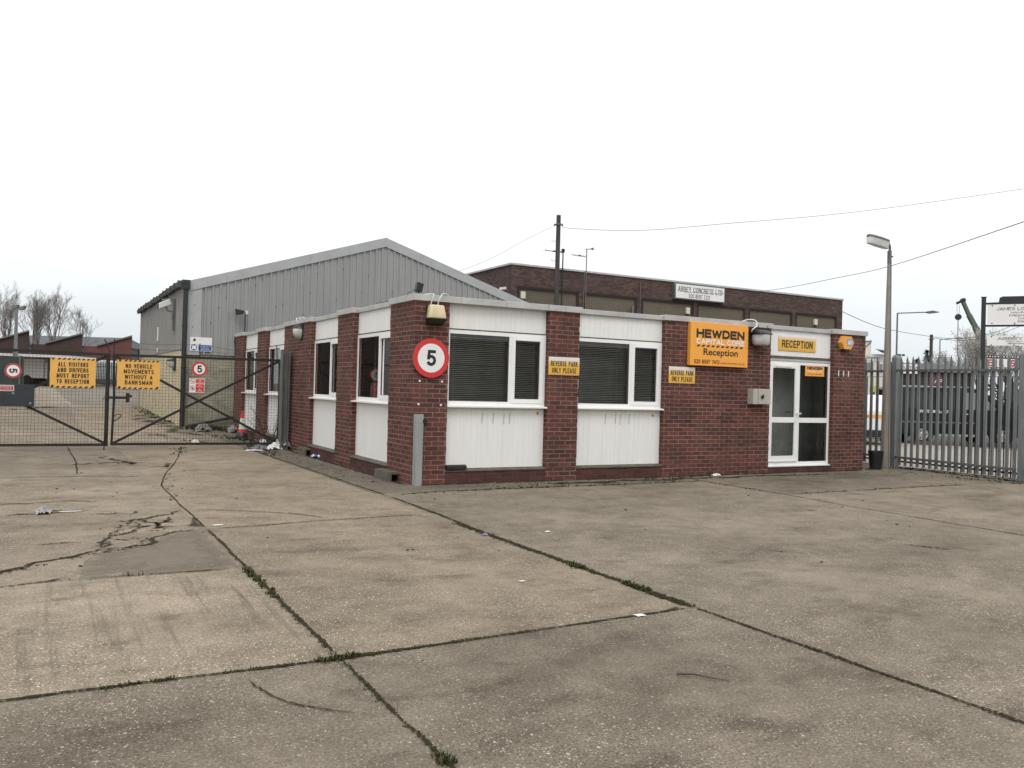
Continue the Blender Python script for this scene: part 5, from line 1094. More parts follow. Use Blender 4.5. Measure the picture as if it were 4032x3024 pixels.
cat_wire([(14.07,18.3,8.52),(14.5,18.05,8.42),(17.0,16.7,8.42),(20.13,14.95,8.80),(25.28,12.1,9.5),(33,7.9,11.0),(42,3,13.0)], 'long overhead wire running right from the top of the telegraph pole')
cat_wire([(13.88,18.4,8.55),(12.9,18.96,7.98),(11.12,19.96,6.85),(8.6,21.4,5.78)], 'overhead wire dropping left from the telegraph pole to the shed roof', .006)
cat_wire([(22.2,20.0,6.52),(21.7,16.8,6.12),(21.2,12.6,5.92),(18.0,5.0,5.55),(11.2,-2.85,4.95),(8,-6.5,4.8)][:1]+[(22.1,17.5,6.2),(21.6,13.6,5.98),(20.6,9.4,5.98),(17.5,4.8,5.6),(11.1,-2.9,4.95)], 'overhead wire crossing from the brown building past the lamp post')

# ------------------------------------------------------------------ concrete lamp post
t = thing('lamp_post', (11.57,.36,0), 'tall tapered concrete lamp post in front of the palisade fence', 'street lamp')
m_ = MB(); m_.tube([(11.56,.36,0),(11.56,.36,1.75),(11.555,.36,3.2),(11.55,.36,4.64)], .108, 8, .042); m_.build('pole', m_lampc, t)
m_ = MB()
for dx in (-.02,.045): m_.bar((11.56+dx,.36-.104,.02),(11.55+dx*.45,.36-.0405,4.62),.008,.006)
m_.build('pole_groove', m_ledge, t)
m_ = MB(); m_.tube([(11.55,.36,4.58),(11.55,.36,4.86)], .046, 10); m_.tube([(11.56,.36,4.84),(11.555,.36,4.95),(11.50,.36,5.05),(11.42,.36,5.09)], .028, 8); m_.bar((11.50,.36,4.74),(11.66,.36,4.74),.03,.03); m_.build('bracket', m_galvd, t)
def lantern(t, a, d, ln, wd):
    "shallow tray lantern: dark canopy above, pale bowl below; a = arm end, d = direction of the head"
    a, d = Vector(a), Vector(d).normalized(); s_ = Vector((-d.y,d.x,0)).normalized(); up = d.cross(s_); up = up if up.z > 0 else -up
    prof = [(-.04,.35),(.08,.85),(.5,1),(.9,.75),(1.0,.4)]
    def ring(off, k): return [a+d*ln*q+s_*wd/2*w_*k+up*off for q, w_ in prof]+[a+d*ln*q-s_*wd/2*w_*k+up*off for q, w_ in reversed(prof)]
    A, B_, C_ = ring(.0,1), ring(.035,1), ring(.06,.7); n_ = len(A); m_ = MB()
    m_.add(A+B_+C_, [tuple(range(n_-1,-1,-1)),tuple(range(2*n_,3*n_))]+[(i,(i+1)%n_,n_+(i+1)%n_,n_+i) for i in range(n_)]+[(n_+i,n_+(i+1)%n_,2*n_+(i+1)%n_,2*n_+i) for i in range(n_)]); m_.build('canopy', m_steel, t)
    D_, E_ = ring(-.002,.94), ring(-.135,.66); m_ = MB(); m_.add(D_+E_, [tuple(range(n_)),tuple(range(2*n_-1,n_-1,-1))]+[(i,n_+i,n_+(i+1)%n_,(i+1)%n_) for i in range(n_)]); m_.build('bowl', m_lens3, t)
lantern(t, (11.46,.36,5.03), (-1,.05,.13), .60, .26)
# ------------------------------------------------------------------ palisade fence
PF0, PF1 = Vector((11.79,.31,0)), Vector((11.59,-2.69,0)); fd = (PF1-PF0).normalized(); fn = Vector((-fd.y,fd.x,0)); fn = fn if fn.x < 0 else -fn   # fn: towards the yard
pf = thing('palisade_fence', PF0, 'galvanised steel palisade fence with pointed pales right of the office', 'fence')
zt = 2.50
prof = [(-.041,.0),(-.027,.015),(-.010,.015),(0,.002),(.010,.015),(.027,.015),(.041,0)]
m_ = MB(); th = .004
tops = {-.041:zt-.14,-.027:zt-.10,-.010:zt-.035,0:zt,.010:zt-.035,.027:zt-.10,.041:zt-.14}
for (a, da), (b, db) in zip(prof, prof[1:]):
    pa, pb = fd*a+fn*da, fd*b+fn*db
    vs = [pa+Z*.06,pb+Z*.06,pb+Z*tops[b],pa+Z*tops[a]]; m_.add([PF0+v for v in vs]+[PF0+v-fn*th for v in vs], [(0,1,2,3),(7,6,5,4),(3,2,6,7),(0,4,5,1),(0,3,7,4),(1,5,6,2)])
pale0 = m_.build('pale', m_galv, pf)
first = True
ks = [.15+.157*i for i in range(18)]+[3.12+.157*i for i in range(12)]+[-.16-.166*i for i in range(12)]
for k in ks:
    if first: p = pale0; first = False
    else:
        p = pale0.copy(); COL.objects.link(p); p.parent = pf
    p.location = fd*k; p.rotation_euler = (rw.uniform(-.006,.006), rw.uniform(-.006,.006), 0)
m_ = MB()
for z in (2.20,.26):
    for a, b in ((-2.2,-.09),(.05,2.9),(3.05,5.0)):
        A, B_ = PF0+fd*a+fn*.034+Z*z, PF0+fd*b+fn*.034+Z*(z-.012); m_.bar(A, B_, .04, .005); m_.bar(A-fn*.0-Z*.024+fn*.018, B_-Z*.024+fn*.018, .005, .045)
m_.build('rail', m_galvd, pf)
for k, hh in ((-.02,2.53),(2.97,2.53),(-2.25,2.53)):
    c = PF0+fd*k-fn*.03; m_ = MB(); s_ = .065
    m_.add([c+fd*a*s_+fn*b*s_+Z*z for z in (0,hh-.06) for a, b in ((-1,-1),(1,-1),(1,1),(-1,1))]+[c+fd*a*s_*.55+fn*b*s_*.55+Z*hh for a, b in ((-1,-1),(1,-1),(1,1),(-1,1))], [(3,2,1,0),(0,1,5,4),(1,2,6,5),(2,3,7,6),(3,0,4,7),(4,5,9,8),(5,6,10,9),(6,7,11,10),(7,4,8,11),(8,9,10,11)]); m_.build('fence_post', m_galv, pf)
rf = thing('metal_railing', (12.12,.3,0), 'row of thin black railings close behind the palisade fence', 'railing')
m_ = MB()
for i in range(44):
    p = PF0-fn*.33+fd*(-2.4+.157*i+.06); m_.tube([p+Z*.02,p+Z*2.04], .013, 6)
m_.build('railing_bar', m_black, rf)
m_ = MB(); m_.bar(PF0-fn*.33+fd*-2.5+Z*.12, PF0-fn*.33+fd*4.6+Z*.12, .02, .04); m_.bar(PF0-fn*.33+fd*-2.5+Z*2.05, PF0-fn*.33+fd*4.6+Z*2.05, .01, .012); m_.build('railing_rail', m_black, rf)

# ------------------------------------------------------------------ vehicles beyond the fence
def vehicle(name, loc, rz, label, cat, prof, wd, paint, wheels, wr, parts, tum=.10, belt=1.0):
    "x forward from the tail, y to the left; prof = side outline"
    t = thing(name, loc, label, cat, None, rz or 1e-9); ORG[t] = Vector((0,0,0))
    ht = max(z for _, z in prof); ins = lambda z: tum*max(0,(z-belt)/(ht-belt))**1.2
    m_ = MB(); n_ = len(prof); vs = [(x,-wd/2+ins(z),z) for x, z in prof]+[(x,wd/2-ins(z),z) for x, z in prof]
    m_.add(vs, [tuple(range(n_)),tuple(range(2*n_-1,n_-1,-1))]+[(i,n_+i,n_+(i+1)%n_,(i+1)%n_) for i in range(n_)]); b = m_.build('body', paint, t, bevel=.03)
    for x in wheels:
        for s_ in (-1,1):
            a = MB(); a.lathe((x,s_*(wd/2-.14),wr*1.0), [(0,0),(wr*1.18,0),(wr*1.18,.148),(0,.148)], 24, (0,s_,0)); a.build('wheel_arch', m_black, t)
            y0 = s_*(wd/2-.20); k = MB(); k.lathe((x,y0,wr), [(wr*.62,0),(wr,.02),(wr,.20),(wr*.93,.222),(wr*.64,.224)], 28, (0,s_,0)); wheel = k.build('wheel', m_tyre, t, smooth=False)
            k = MB(); k.lathe((x,y0,wr), [(wr*.64,.21),(wr*.60,.222),(wr*.25,.215),(wr*.2,.228),(0,.23)], 20, (0,s_,0)); k.build('rim', m_rim, wheel)
            k = MB()
            for q in range(6): an = q*math.pi/3; k.lathe((x+math.cos(an)*wr*.42,y0+s_*.0,wr+math.sin(an)*wr*.42), [(0,.2215),(wr*.09,.2215),(wr*.10,.21)], 8, (0,s_,0))
            k.build('rim_hole', m_black, wheel)
    def side(pts, mt, nm, off=.006, both=True, par=None):
        for s_ in ((-1,1) if both else (-1,)):
            MB().prism([(x,s_*(wd/2-ins(z)+off*.2),z) for x, z in pts], (0,s_*off,0)).build(nm, mt, par or t)
    parts(t, side, ins)
    return t
def van_parts(t, side, ins):
    side([(.35,1.24),(2.15,1.24),(2.15,1.84),(.40,1.86)], m_vglass, 'side_window'); side([(2.35,1.24),(3.62,1.24),(3.25,1.58),(2.93,1.84),(2.38,1.84)], m_vglass2, 'front_window')
    side([(.2,.74),(3.2,.74),(3.2,.79),(.2,.79)], m_steel, 'rub_strip'); side([(2.25,.42),(2.262,.42),(2.262,1.9),(2.25,1.9)], m_black, 'door_seam', .003); side([(.15,1.02),(4.4,1.02),(4.4,1.045),(.15,1.045)], m_vglass, 'body_crease', .004)
    side([(1.4,.28),(3.25,.28),(3.25,.36),(1.4,.36)], m_rim, 'sill_trim', .02); side([(2.4,1.06),(2.62,1.06),(2.62,1.10),(2.4,1.10)], m_rim, 'door_handle', .02)
    MB().add([(3.98,-.72,1.425),(3.98,.72,1.425),(3.05,.66,1.94),(3.05,-.66,1.94)], [(0,1,2,3)]).build('windscreen', m_vglass2, t)
    for s_ in (-1,1): MB().box(3.55,s_*.96-.06,1.22,3.68,s_*.96+.06,1.42).build('mirror', m_vblack, t, bevel=.02); MB().add([(4.6,s_*.55,.98),(4.88,s_*.6,.78),(4.8,s_*.88,.80),(4.5,s_*.86,1.0)], [(0,1,2,3)]).build('headlight', m_lens3, t)
    m_ = MB(); y = -(1.9/2+.0085); caps(m_, 'PRIVATE AMBULANCE', (.72,y,1.10), X, Z, .58, .05, 1.14, .105, .18); m_.build('lettering', m_sw, t)
    m_ = MB(); m_.tube([(.3,-.72,2.03),(2.75,-.72,2.03)], .018, 6); m_.tube([(.3,.72,2.03),(2.75,.72,2.03)], .018, 6); m_.build('roof_rail', m_rim, t)
vp = sv(13.58, 30.9)
vehicle('black_van', vp, -YAW, 'glossy black private ambulance van parked beyond the palisade fence', 'van',
  [(.05,.32),(0,.5),(0,1.0),(.08,1.9),(.22,1.99),(1.5,2.01),(2.75,2.0),(3.0,1.96),(3.98,1.40),(4.5,1.16),(4.85,.98),(4.98,.75),(5.0,.4),(4.9,.28)], 1.9, m_vblack, (.95,3.78), .33, van_parts)
def car_parts(t, side, ins):
    MB().add([(.035,-.66,1.16),(.035,.66,1.16),(.27,.60,1.53),(.27,-.60,1.53)], [(0,1,2,3)]).build('rear_window', m_vglass2, t)
    m_ = MB(); m_.box(-.07,-.84,.26,.08,.84,.50); m_.build('bumper', m_black, t, bevel=.03)
    for s_ in (-1,1): MB().box(-.025,s_*.70-.09,.78,.03,s_*.70+.09,1.12).build('tail_light', m_red, t, bevel=.01)
    pl = MB().box(-.022,-.26,.90,-.008,.26,1.01).build('number_plate', m_yellow, t); letters(MB(), 'N', (-.0245,.26,.90), -Y, Z, .05, .055, .05, .08, .03).build('lettering', m_blk, pl)
    side([(.5,1.16),(2.2,1.16),(2.15,1.52),(.62,1.54)], m_vglass, 'side_window'); side([(2.25,1.16),(3.0,1.16),(2.3,1.52)], m_vglass, 'front_window')
    MB().add([(3.12,-.64,1.15),(3.12,.64,1.15),(2.45,.58,1.56),(2.45,-.58,1.56)], [(0,1,2,3)]).build('windscreen', m_vglass, t)
vehicle('white_car', sv(12.05, 28.2), math.pi/2-YAW, 'white car with amber number plate seen from behind beyond the fence', 'car',
  [(.06,.24),(0,.45),(-.01,.9),(.0,1.12),(.28,1.58),(.5,1.66),(1.5,1.68),(2.3,1.64),(3.15,1.14),(3.9,.98),(4.15,.8),(4.2,.4),(4.1,.24)], 1.72, m_vwhite, (.8,3.35), .30, car_parts)

# ------------------------------------------------------------------ sign board on posts
sa = sv(15.79, 28.5); dv = (sv(18.05,27.35)-sa); dv.z = 0; bw = dv.length; dv.normalize(); nv_ = Vector((dv.y,-dv.x,0))   # nv_: towards the viewer
t = thing('directory_board', sa, 'black framed directory board with white company panels beyond the fence', 'sign')
for k in (0, bw+.25):
    p = sa+dv*k; m_ = MB(); m_.add([p+dv*a*.068+nv_*b*.068+Z*z for z in (0,5.04) for a, b in ((-1,-1),(1,-1),(1,1),(-1,1))], [(3,2,1,0),(4,5,6,7),(0,1,5,4),(1,2,6,5),(2,3,7,6),(3,0,4,7)]); m_.add([p+dv*a*.085+nv_*b*.085+Z*z for z in (5.04,5.06) for a, b in ((-1,-1),(1,-1),(1,1),(-1,1))], [(3,2,1,0),(4,5,6,7),(0,1,5,4),(1,2,6,5),(2,3,7,6),(3,0,4,7)]); m_.build('post', m_blackp, t)
W2_ = bw+.25
m_ = MB(); q0 = sa+nv_*.03
def dz(z): return Z*z
m_.prism([q0+dv*.068+Z*4.80, q0+dv*(W2_-.068)+Z*4.80, q0+dv*(W2_-.068)+Z*4.88, q0+dv*(W2_-.45)+Z*4.89, q0+dv*(W2_-.5)+Z*5.06, q0+dv*.55+Z*5.06, q0+dv*.46+Z*5.02, q0+dv*.44+Z*4.87, q0+dv*.068+Z*4.86], -nv_*.06)
m_.prism([q0+dv*.068+Z*4.055, q0+dv*(W2_-.068)+Z*4.055, q0+dv*(W2_-.068)+Z*4.12, q0+dv*.068+Z*4.12], -nv_*.06); m_.build('frame_bar', m_blackp, t)
for z0, z1, lines, nm in ((4.145,4.79,[('JAMES LOVELL BUILDERS',2.05,.10,.50),('HAMMOND HOUSE',1.2,.062,.375),('FRESHWATER ROAD',1.3,.062,.275),('DAGENHAM',.78,.062,.175),('ESSEX RM8',.80,.062,.075)],'upper_panel'),(3.42,3.755,[('ABBEY CONCRETE',1.95,.095,.235),('PRECAST MANUFACTURERS',1.45,.05,.135)],'lower_panel')):
    x0 = .115; m_ = MB(); A = sa+nv_*.035; m_.prism([A+dv*x0+Z*z0, A+dv*(W2_-.115)+Z*z0, A+dv*(W2_-.115)+Z*z1, A+dv*x0+Z*z1], nv_*.008); pn = m_.build(nm, m_sw, t)
    o = sa+nv_*.0455+Z*z0; m_ = MB()
    for s_, w_, h_, cz in lines: caps(m_, s_, o, dv, Z, W2_/2, cz, w_, h_, .16, True, .7)
    if z0 < 4:
        m_.quad(o+dv*.78+Z*.055,o+dv*2.0+Z*.055,o+dv*2.0+Z*.075,o+dv*.78+Z*.075); m_.add([o+dv*.70+Z*.065,o+dv*.80+Z*.04,o+dv*.80+Z*.09],[(0,1,2)])
    m_.build('lettering', m_greyl, pn)
    m_ = MB()
    for x in (.25,.9,1.8,2.4):
        for zz in (z0+.02, z1-.03): m_.lathe(sa+nv_*.0445+dv*x+Z*zz, [(0,.01),(.02,.01),(.022,0)], 8, nv_)
    m_.build('fixing_bolt', m_black, pn)

# ------------------------------------------------------------------ far right: street
def street_lamp(lat, dep, h, hx, hz, hl, lab):
    b = sv(lat,dep); t = thing('street_lamp', b, lab, 'street lamp', 'grey street lamps along the road beyond the fence'); rv = (sv(lat+1,dep)-b).normalized(); s_ = 1 if hx > 0 else -1
    m_ = MB(); m_.tube([b,b+Z*h], .085, 8, .06); m_.build('pole', m_galvd, t); m_ = MB(); m_.tube([b+Z*h,b+rv*hx+Z*(h+hz)], .045, 8); m_.build('arm', m_galvd, t)
    m_ = MB(); a = b+rv*hx+Z*(h+hz); d = rv*s_*hl
    m_.add([a-d*.1+Z*.05,a+d*.4+Z*.13,a+d+Z*.04,a+d*.95-Z*.02,a+d*.3-Z*.10,a-d*.1-Z*.06], [tuple(range(6))]); w_ = Vector((rv.y,-rv.x,0))*.14; m2 = MB(); m2.prism([p-w_ for p in m_.v], w_*2); m2.build('lamp_head', m_steel, t, bevel=.01)
street_lamp(29.41,65,8.17,2.3,.14,.85,'nearest grey street lamp, its arm reaching right above the fence')
street_lamp(49.34,98,8.62,1.85,.2,.9,'farther grey street lamp left of the crane boom'); street_lamp(68.88,120,8.85,-1.9,-.15,.9,'far street lamp with its arm reaching left under the directory board')
p = sv(36.99,75); telegraph(p.x,p.y,7.38,.14,'distant dark telegraph pole behind the palisade pales')
a = sv(36.99,75,7.2); cat_wire([sv(20,52,6.9),sv(27,62,6.75),a], 'distant wire reaching left from the distant telegraph pole', .02)
cat_wire([a,sv(38.5,74.5,7.05),sv(40.0,74,7.15),sv(42.3,73,7.9),sv(45.5,72,9.8)], 'upper distant wire rising right from the distant telegraph pole', .02)
cat_wire([a-Z*.1,sv(38.5,74.5,6.9),sv(40.0,74,6.95),sv(42.3,73,7.6),sv(45.5,72,9.2)], 'lower distant wire rising right from the distant telegraph pole', .02)
# mobile crane
cr = thing('mobile_crane', sv(52.5,90), 'green telescopic crane boom with a hook block against the sky', 'crane')
pts = [(53.6,2.5),(49.75,8.0),(49.05,9.43),(48.31,10.75),(47.62,12.2)]
for i, ((l0,z0),(l1,z1)) in enumerate(zip(pts, pts[1:])): MB().bar(sv(l0,90,z0),sv(l1,90,z1),.62-.09*i,.62-.09*i,up=(0,0,1)).build('boom_section', m_crane, cr, bevel=.03)
m_ = MB(); m_.bar(sv(47.7,90,12.3),sv(47.0,90,11.95),.28,.24); m_.lathe(sv(47.65,89.8,12.3), [(0,0),(.22,0),(.22,.4),(0,.4)], 14, (.4846,.8747,0)); m_.build('boom_head', m_black, cr)
m_ = MB(); m_.tube([sv(47.02,90,11.9),sv(47.06,90,10.7)], .02, 5); m_.tube([sv(47.32,90,11.8),sv(47.26,90,10.7)], .02, 5); m_.tube([sv(47.18,90,10.2),sv(47.2,90,6.3)], .05, 6); m_.build('hoist_rope', m_steel, cr)
m_ = MB(); m_.lathe(sv(47.18,89.85,10.5), [(0,0),(.30,0),(.33,.08),(.33,.22),(.30,.3),(0,.3)], 16, (.4846,.8747,0)); m_.bar(sv(47.18,90,10.4),sv(47.18,90,9.9),.25,.25); m_.build('hook_block', m_black, cr)
m_ = MB(); b0 = sv(54.5,90,0)
m_.bar(sv(50.5,90,1.1),sv(60,90,1.1),2.4,1.0); m_.bar(sv(53,90,2.2),sv(57,90,2.2),2.2,1.2); m_.build('carrier', m_crane, cr, bevel=.06)
for k in range(4):
    m_ = MB(); m_.lathe(sv(51.5+2.3*k,88.7,.55), [(0,0),(.4,.02),(.55,.05),(.55,.3),(.4,.33)], 18, (.4846,.8747,0)); m_.build('wheel', m_tyre, cr)
# ELSA banner hoarding
el_ = thing('letter_hoarding', sv(33.5,60), 'film strip style hoarding with large red letters on white cells', 'sign')
A = sv(33.45,60); rv = (sv(34.45,60)-A).normalized(); nn = Vector((rv.y,-rv.x,0)); nn = nn if nn.dot(CAM-A) > 0 else -nn
LW = 6.4
m_ = MB(); m_.prism([A+Z*3.86,A+rv*LW+Z*3.86,A+rv*LW+Z*4.86,A+Z*4.86], -nn*.15); m_.build('board', m_blackp, el_)
for k in range(3): m_ = MB(); m_.tube([A+rv*(.5+2.6*k)-nn*.1+Z*0,A+rv*(.5+2.6*k)-nn*.1+Z*3.9], .07, 8); m_.build('post', m_steel, el_)
m_ = MB(); o = A+nn*.004; cw = 1.0
for k in range(8): rect(m_, o, rv, Z, .03+k*.8, 4.03, .03+k*.8+.74, 4.63)
for k in range(32):
    for z in (3.90,4.74): rect(m_, o, rv, Z, .06+k*.2, z, .06+k*.2+.11, z+.075)
m_.build('white_cell', m_sw, el_)
m_ = MB(); o = A+nn*.008
for k, c in enumerate('ELSA'): caps(m_, c, o, rv, Z, .34+k*.8, 4.33, .36, .50, .22)
m_.build('red_letter', m_red2, el_)
# low dark building and clutter along the road
def simple_building(name, lat0, lat1, dep, dd, z1, wall, roofm, label, rz=None, roofh=.6, wins=(), base=0):
    o = sv(lat0,dep,base); rv = (sv(lat0+1,dep)-sv(lat0,dep)).normalized(); fv = Vector((-rv.y,rv.x,0)); fv = fv if fv.y > 0 else -fv; L_ = lat1-lat0; P = lambda x, y, z: sv(lat0,dep)+rv*x+fv*y+Z*z
    t = thing(name, o, label, 'building'); m_ = MB(); m_.add([P(x,y,z) for z in (base,z1) for x, y in ((0,0),(L_,0),(L_,dd),(0,dd))], [(0,1,5,4),(1,2,6,5),(2,3,7,6),(3,0,4,7),(4,5,6,7)]); m_.build('wall', wall, t)
    if roofh: m_ = MB(); m_.add([P(-.3,-.3,z1),P(L_+.3,-.3,z1),P(L_+.3,dd+.3,z1),P(-.3,dd+.3,z1),P(-.3+roofh*.8,dd/2,z1+roofh),P(L_+.3-roofh*.8,dd/2,z1+roofh)], [(0,1,5,4),(1,2,5),(2,3,4,5),(3,0,4),(3,2,1,0)]); m_.build('roof', roofm, t)
    for x0, zz0, x1, zz1 in wins:
        m_ = MB(); m_.add([P(x,y,z) for y in (-.03,0) for x, z in ((x0,zz0),(x1,zz0),(x1,zz1),(x0,zz1))], [(0,1,2,3),(0,4,5,1),(1,5,6,2),(2,6,7,3),(3,7,4,0)]); wf = m_.build('window', m_sw, t)
        m_ = MB(); m_.add([P(x,-.035,z) for x, z in ((x0+.07,zz0+.07),(x1-.07,zz0+.07),(x1-.07,zz1-.07),(x0+.07,zz1-.07))], [(0,1,2,3)]); m_.build('pane', m_vglass2, wf)
    return t, P, rv
simple_building('brick_bungalow', 33.5, 38.0, 70, 7, 3.9, m_bkg, m_roof, 'low brown building with dark roof beyond the black van', roofh=.85)
t, P, rv = simple_building('cream_shop', 21.5, 26.3, 60, 9, 4.72, m_crm, m_roof, 'cream rendered shop with a sign panel, glimpsed beside the end pier', roofh=0, wins=((3.55,3.3,4.0,4.2),(4.4,3.3,4.75,4.1),(2.4,3.3,3.2,4.1)))
m_ = MB(); m_.add([P(x,y,z) for y in (-.05,0) for x, z in ((2.0,4.25),(4.55,4.25),(4.55,4.6),(2.0,4.6))], [(0,1,2,3),(0,4,5,1),(1,5,6,2),(2,6,7,3),(3,7,4,0)]); m_.build('fascia', m_lens3, t); letters(MB(), 'Cutting & Growing', P(0,-.06,0), rv, Z, 3.35, 4.44, 2.3, .24, .02, .2).build('lettering', m_greyl, t)
m_ = MB(); m_.add([P(x,y,z) for x, y, z in ((4.0,-.5,5.02),(4.9,-.5,4.86),(4.9,0,5.0),(4.1,0,5.12),(4.4,-.5,4.80),(4.9,-.5,4.76))], [(0,1,2,3),(0,4,5,1)]); m_.build('awning', m_black, t)
m_ = MB(); m_.add([P(x,.5,z) for x, z in ((2.2,4.72),(4.05,4.72),(4.05,5.64),(2.2,5.5))], [(0,1,2,3)]); m_.add([P(x,.9,z) for x, z in ((2.2,4.72),(4.05,4.72),(4.05,5.64),(2.2,5.5))], [(3,2,1,0)]); m_.build('rooftop_board', m_crm, t)
m_ = MB(); m_.bar(P(4.08,.48,4.72),P(4.08,.48,5.70),.07,.07); m_.bar(P(2.2,.48,5.54),P(4.08,.48,5.68),.07,.07); m_.bar(P(3.1,.47,4.8),P(4.05,.47,5.6),.05,.05); m_.build('rooftop_frame', m_steel, t)
def post_sign(name, lat0, lat1, dep, z0, z1, mt, lab, txt=None, tm=None, th=.3, tz=.6):
    A = sv(lat0,dep); rv = (sv(lat0+1,dep)-A).normalized(); nn = Vector((rv.y,-rv.x,0)); W_ = lat1-lat0; t = thing(name, A, lab, 'sign')
    m_ = MB(); m_.prism([A+Z*z0,A+rv*W_+Z*z0,A+rv*W_+Z*z1,A+Z*z1], -nn*.06); m_.build('sign_board', mt, t); m_ = MB(); m_.tube([A+rv*W_*.5-nn*.1,A+rv*W_*.5-nn*.1+Z*z1], .05, 6); m_.build('post', m_steel, t)
    if txt: caps(MB(), txt, A+nn*.006, rv, Z, W_/2, z0+(z1-z0)*tz, W_*.85, (z1-z0)*th, .16).build('lettering', tm, t)
post_sign('shop_sign', 25.15, 26.35, 55, 3.25, 3.87, m_sw, 'white CUSTOM sign behind the pales right of the lamp post', 'CUSTOM', m_blk, .28, .63)
post_sign('red_sign', 24.85, 25.4, 50, 2.45, 3.02, mat('dull red sign', (.12,.035,.035), .6), 'small dark red sign with white letters above the black van', 'AF', m_sw, .4, .4)
post_sign('yellow_sign', 16.9, 17.35, 40, 1.85, 2.16, mat('yellow notice', (.55,.45,.12), .6), 'small yellow sign behind the white car')
fl = sv(32.0,70); t = thing('floodlight_mast', fl, 'distant frame carrying two dark floodlights', 'lamp'); m_ = MB(); m_.tube([fl,fl+Z*5.3], .05, 6); m_.bar(sv(31.75,70,5.3),sv(32.35,70,5.3),.03,.03); m_.build('frame', m_galvd, t)
for l_ in (31.86,32.24): m_ = MB(); m_.bar(sv(l_-.1,70,5.22),sv(l_+.1,70,5.22),.15,.13); m_.build('lamp_head', m_black, t)

# ------------------------------------------------------------------ trees
def bare_tree(x, y, z, h, sd, lab, spread=.5, forks=5, leaf=None, trunk=.22, group='bare trees', depth=4):
    rt = random.Random(sd); t = thing('bare_tree' if not leaf else 'budding_tree', (x,y,z), lab, 'tree', group); T, C_, Lf = MB(), MB(), MB(); base = Vector((x,y,z))
    r0 = h*.009+.03; fk = base+Vector((rt.uniform(-.1,.1),rt.uniform(-.1,.1),h*trunk)); T.tube([base,fk], r0*1.25, 7, r0)
    def grow(p, d, ln, r, lv):
        n_ = 4; q = p; pts = [p]; dd = d.copy()
        for i in range(n_):
            dd = (dd+Vector((rt.gauss(0,.09),rt.gauss(0,.09),.06))).normalized(); q = q+dd*ln/n_; pts.append(q)
        C_.tube(pts, r, 5 if lv > 2 else 3, r*.3, cap=False)
        if leaf and lv <= 1:
            for k in range(leaf):
                c = pts[rt.randint(1,n_)]+Vector((rt.gauss(0,.12),rt.gauss(0,.12),rt.gauss(0,.12))); a = Vector((rt.uniform(-1,1),rt.uniform(-1,1),rt.uniform(-1,1))).normalized()*.07; b = a.orthogonal().normalized()*.04; g = rt.uniform(.6,1.3); Lf.quad(c-a,c+b,c+a,c-b,col=(.34*g,.325*g,.28*g,1))
        if lv == 0: return
        kids = rt.randint(3,5) if lv > 1 and depth > 4 else rt.randint(4,6) if lv > 1 else rt.randint(5,7)
        for k in range(kids):
            q_ = .25+.75*(k+rt.random()*.6)/kids; i = min(n_-1,int(q_*n_)); st = pts[i].lerp(pts[i+1], q_*n_-i); dl = (pts[i+1]-pts[i]).normalized(); o_ = Vector((rt.gauss(0,1),rt.gauss(0,1),rt.gauss(0,.5))); o_ = (o_-dl*o_.dot(dl)).normalized(); nd = (dl*rt.uniform(.75,1.05)+o_*rt.uniform(.36,.72)+Z*.22).normalized()
            grow(st, nd, ln*rt.uniform(.45,.66)*(1.15-.4*q_), max(.007, r*rt.uniform(.34,.5)), lv-1)
    for k in range(forks):
        a = 6.283*k/forks+rt.uniform(-.4,.4); tl = spread*rt.uniform(.35,1.0) if k else .05; d = Vector((math.cos(a)*tl,math.sin(a)*tl,1)).normalized(); grow(fk-Z*h*.03*rt.random()*k, d, h*(1-trunk)*rt.uniform(.62,.8), r0*rt.uniform(.55,.75), depth-1)
    T.build('trunk', m_bark, t); C_.build('crown', m_twig, t)
    if leaf: Lf.build('leaves', m_leaf, t)
for i, (lat, dep, h, sp_, tk, lab) in enumerate(((-69.3,112,12.2,.30,.42,'leftmost bare tree, cut by the frame edge'),(-67.2,112.4,11.6,.34,.40,'bare tree directly behind the left lamp pole'),(-64.0,113,11.2,.26,.45,'bare tree with paired stems just right of the left lamp pole'),(-62.7,112,11.8,.22,.46,'slender bare tree in the middle of the row'),(-60.9,112.5,12.2,.42,.42,'broad spreading bare tree, the widest of the row'),(-57.2,112.3,9.7,.26,.42,'lone small bare tree at the right end of the row'))):
    p = sv(lat,dep); bare_tree(p.x,p.y,.9,h,40+i,lab,sp_,8 if i != 5 else 5,trunk=tk,group='bare trees behind the sawtooth buildings',depth=5)
for i, (lat, dep, h, lab) in enumerate(((41.0,78,6.2,'pale budding tree left of the crane boom, smallest of the row'),(42.6,77,8.0,'pale budding tree in front of the crane boom'),(44.2,80,8.9,'pale budding tree framed between the directory panels on the left'),(46.2,80,9.0,'pale budding tree framed between the directory panels on the right'),(48.6,82,8.6,'pale budding tree at the right frame edge'))):
    p = sv(lat,dep); bare_tree(p.x,p.y,0,h,60+i,lab,.42,5,leaf=3,trunk=.2,group='budding trees across the road',depth=4)
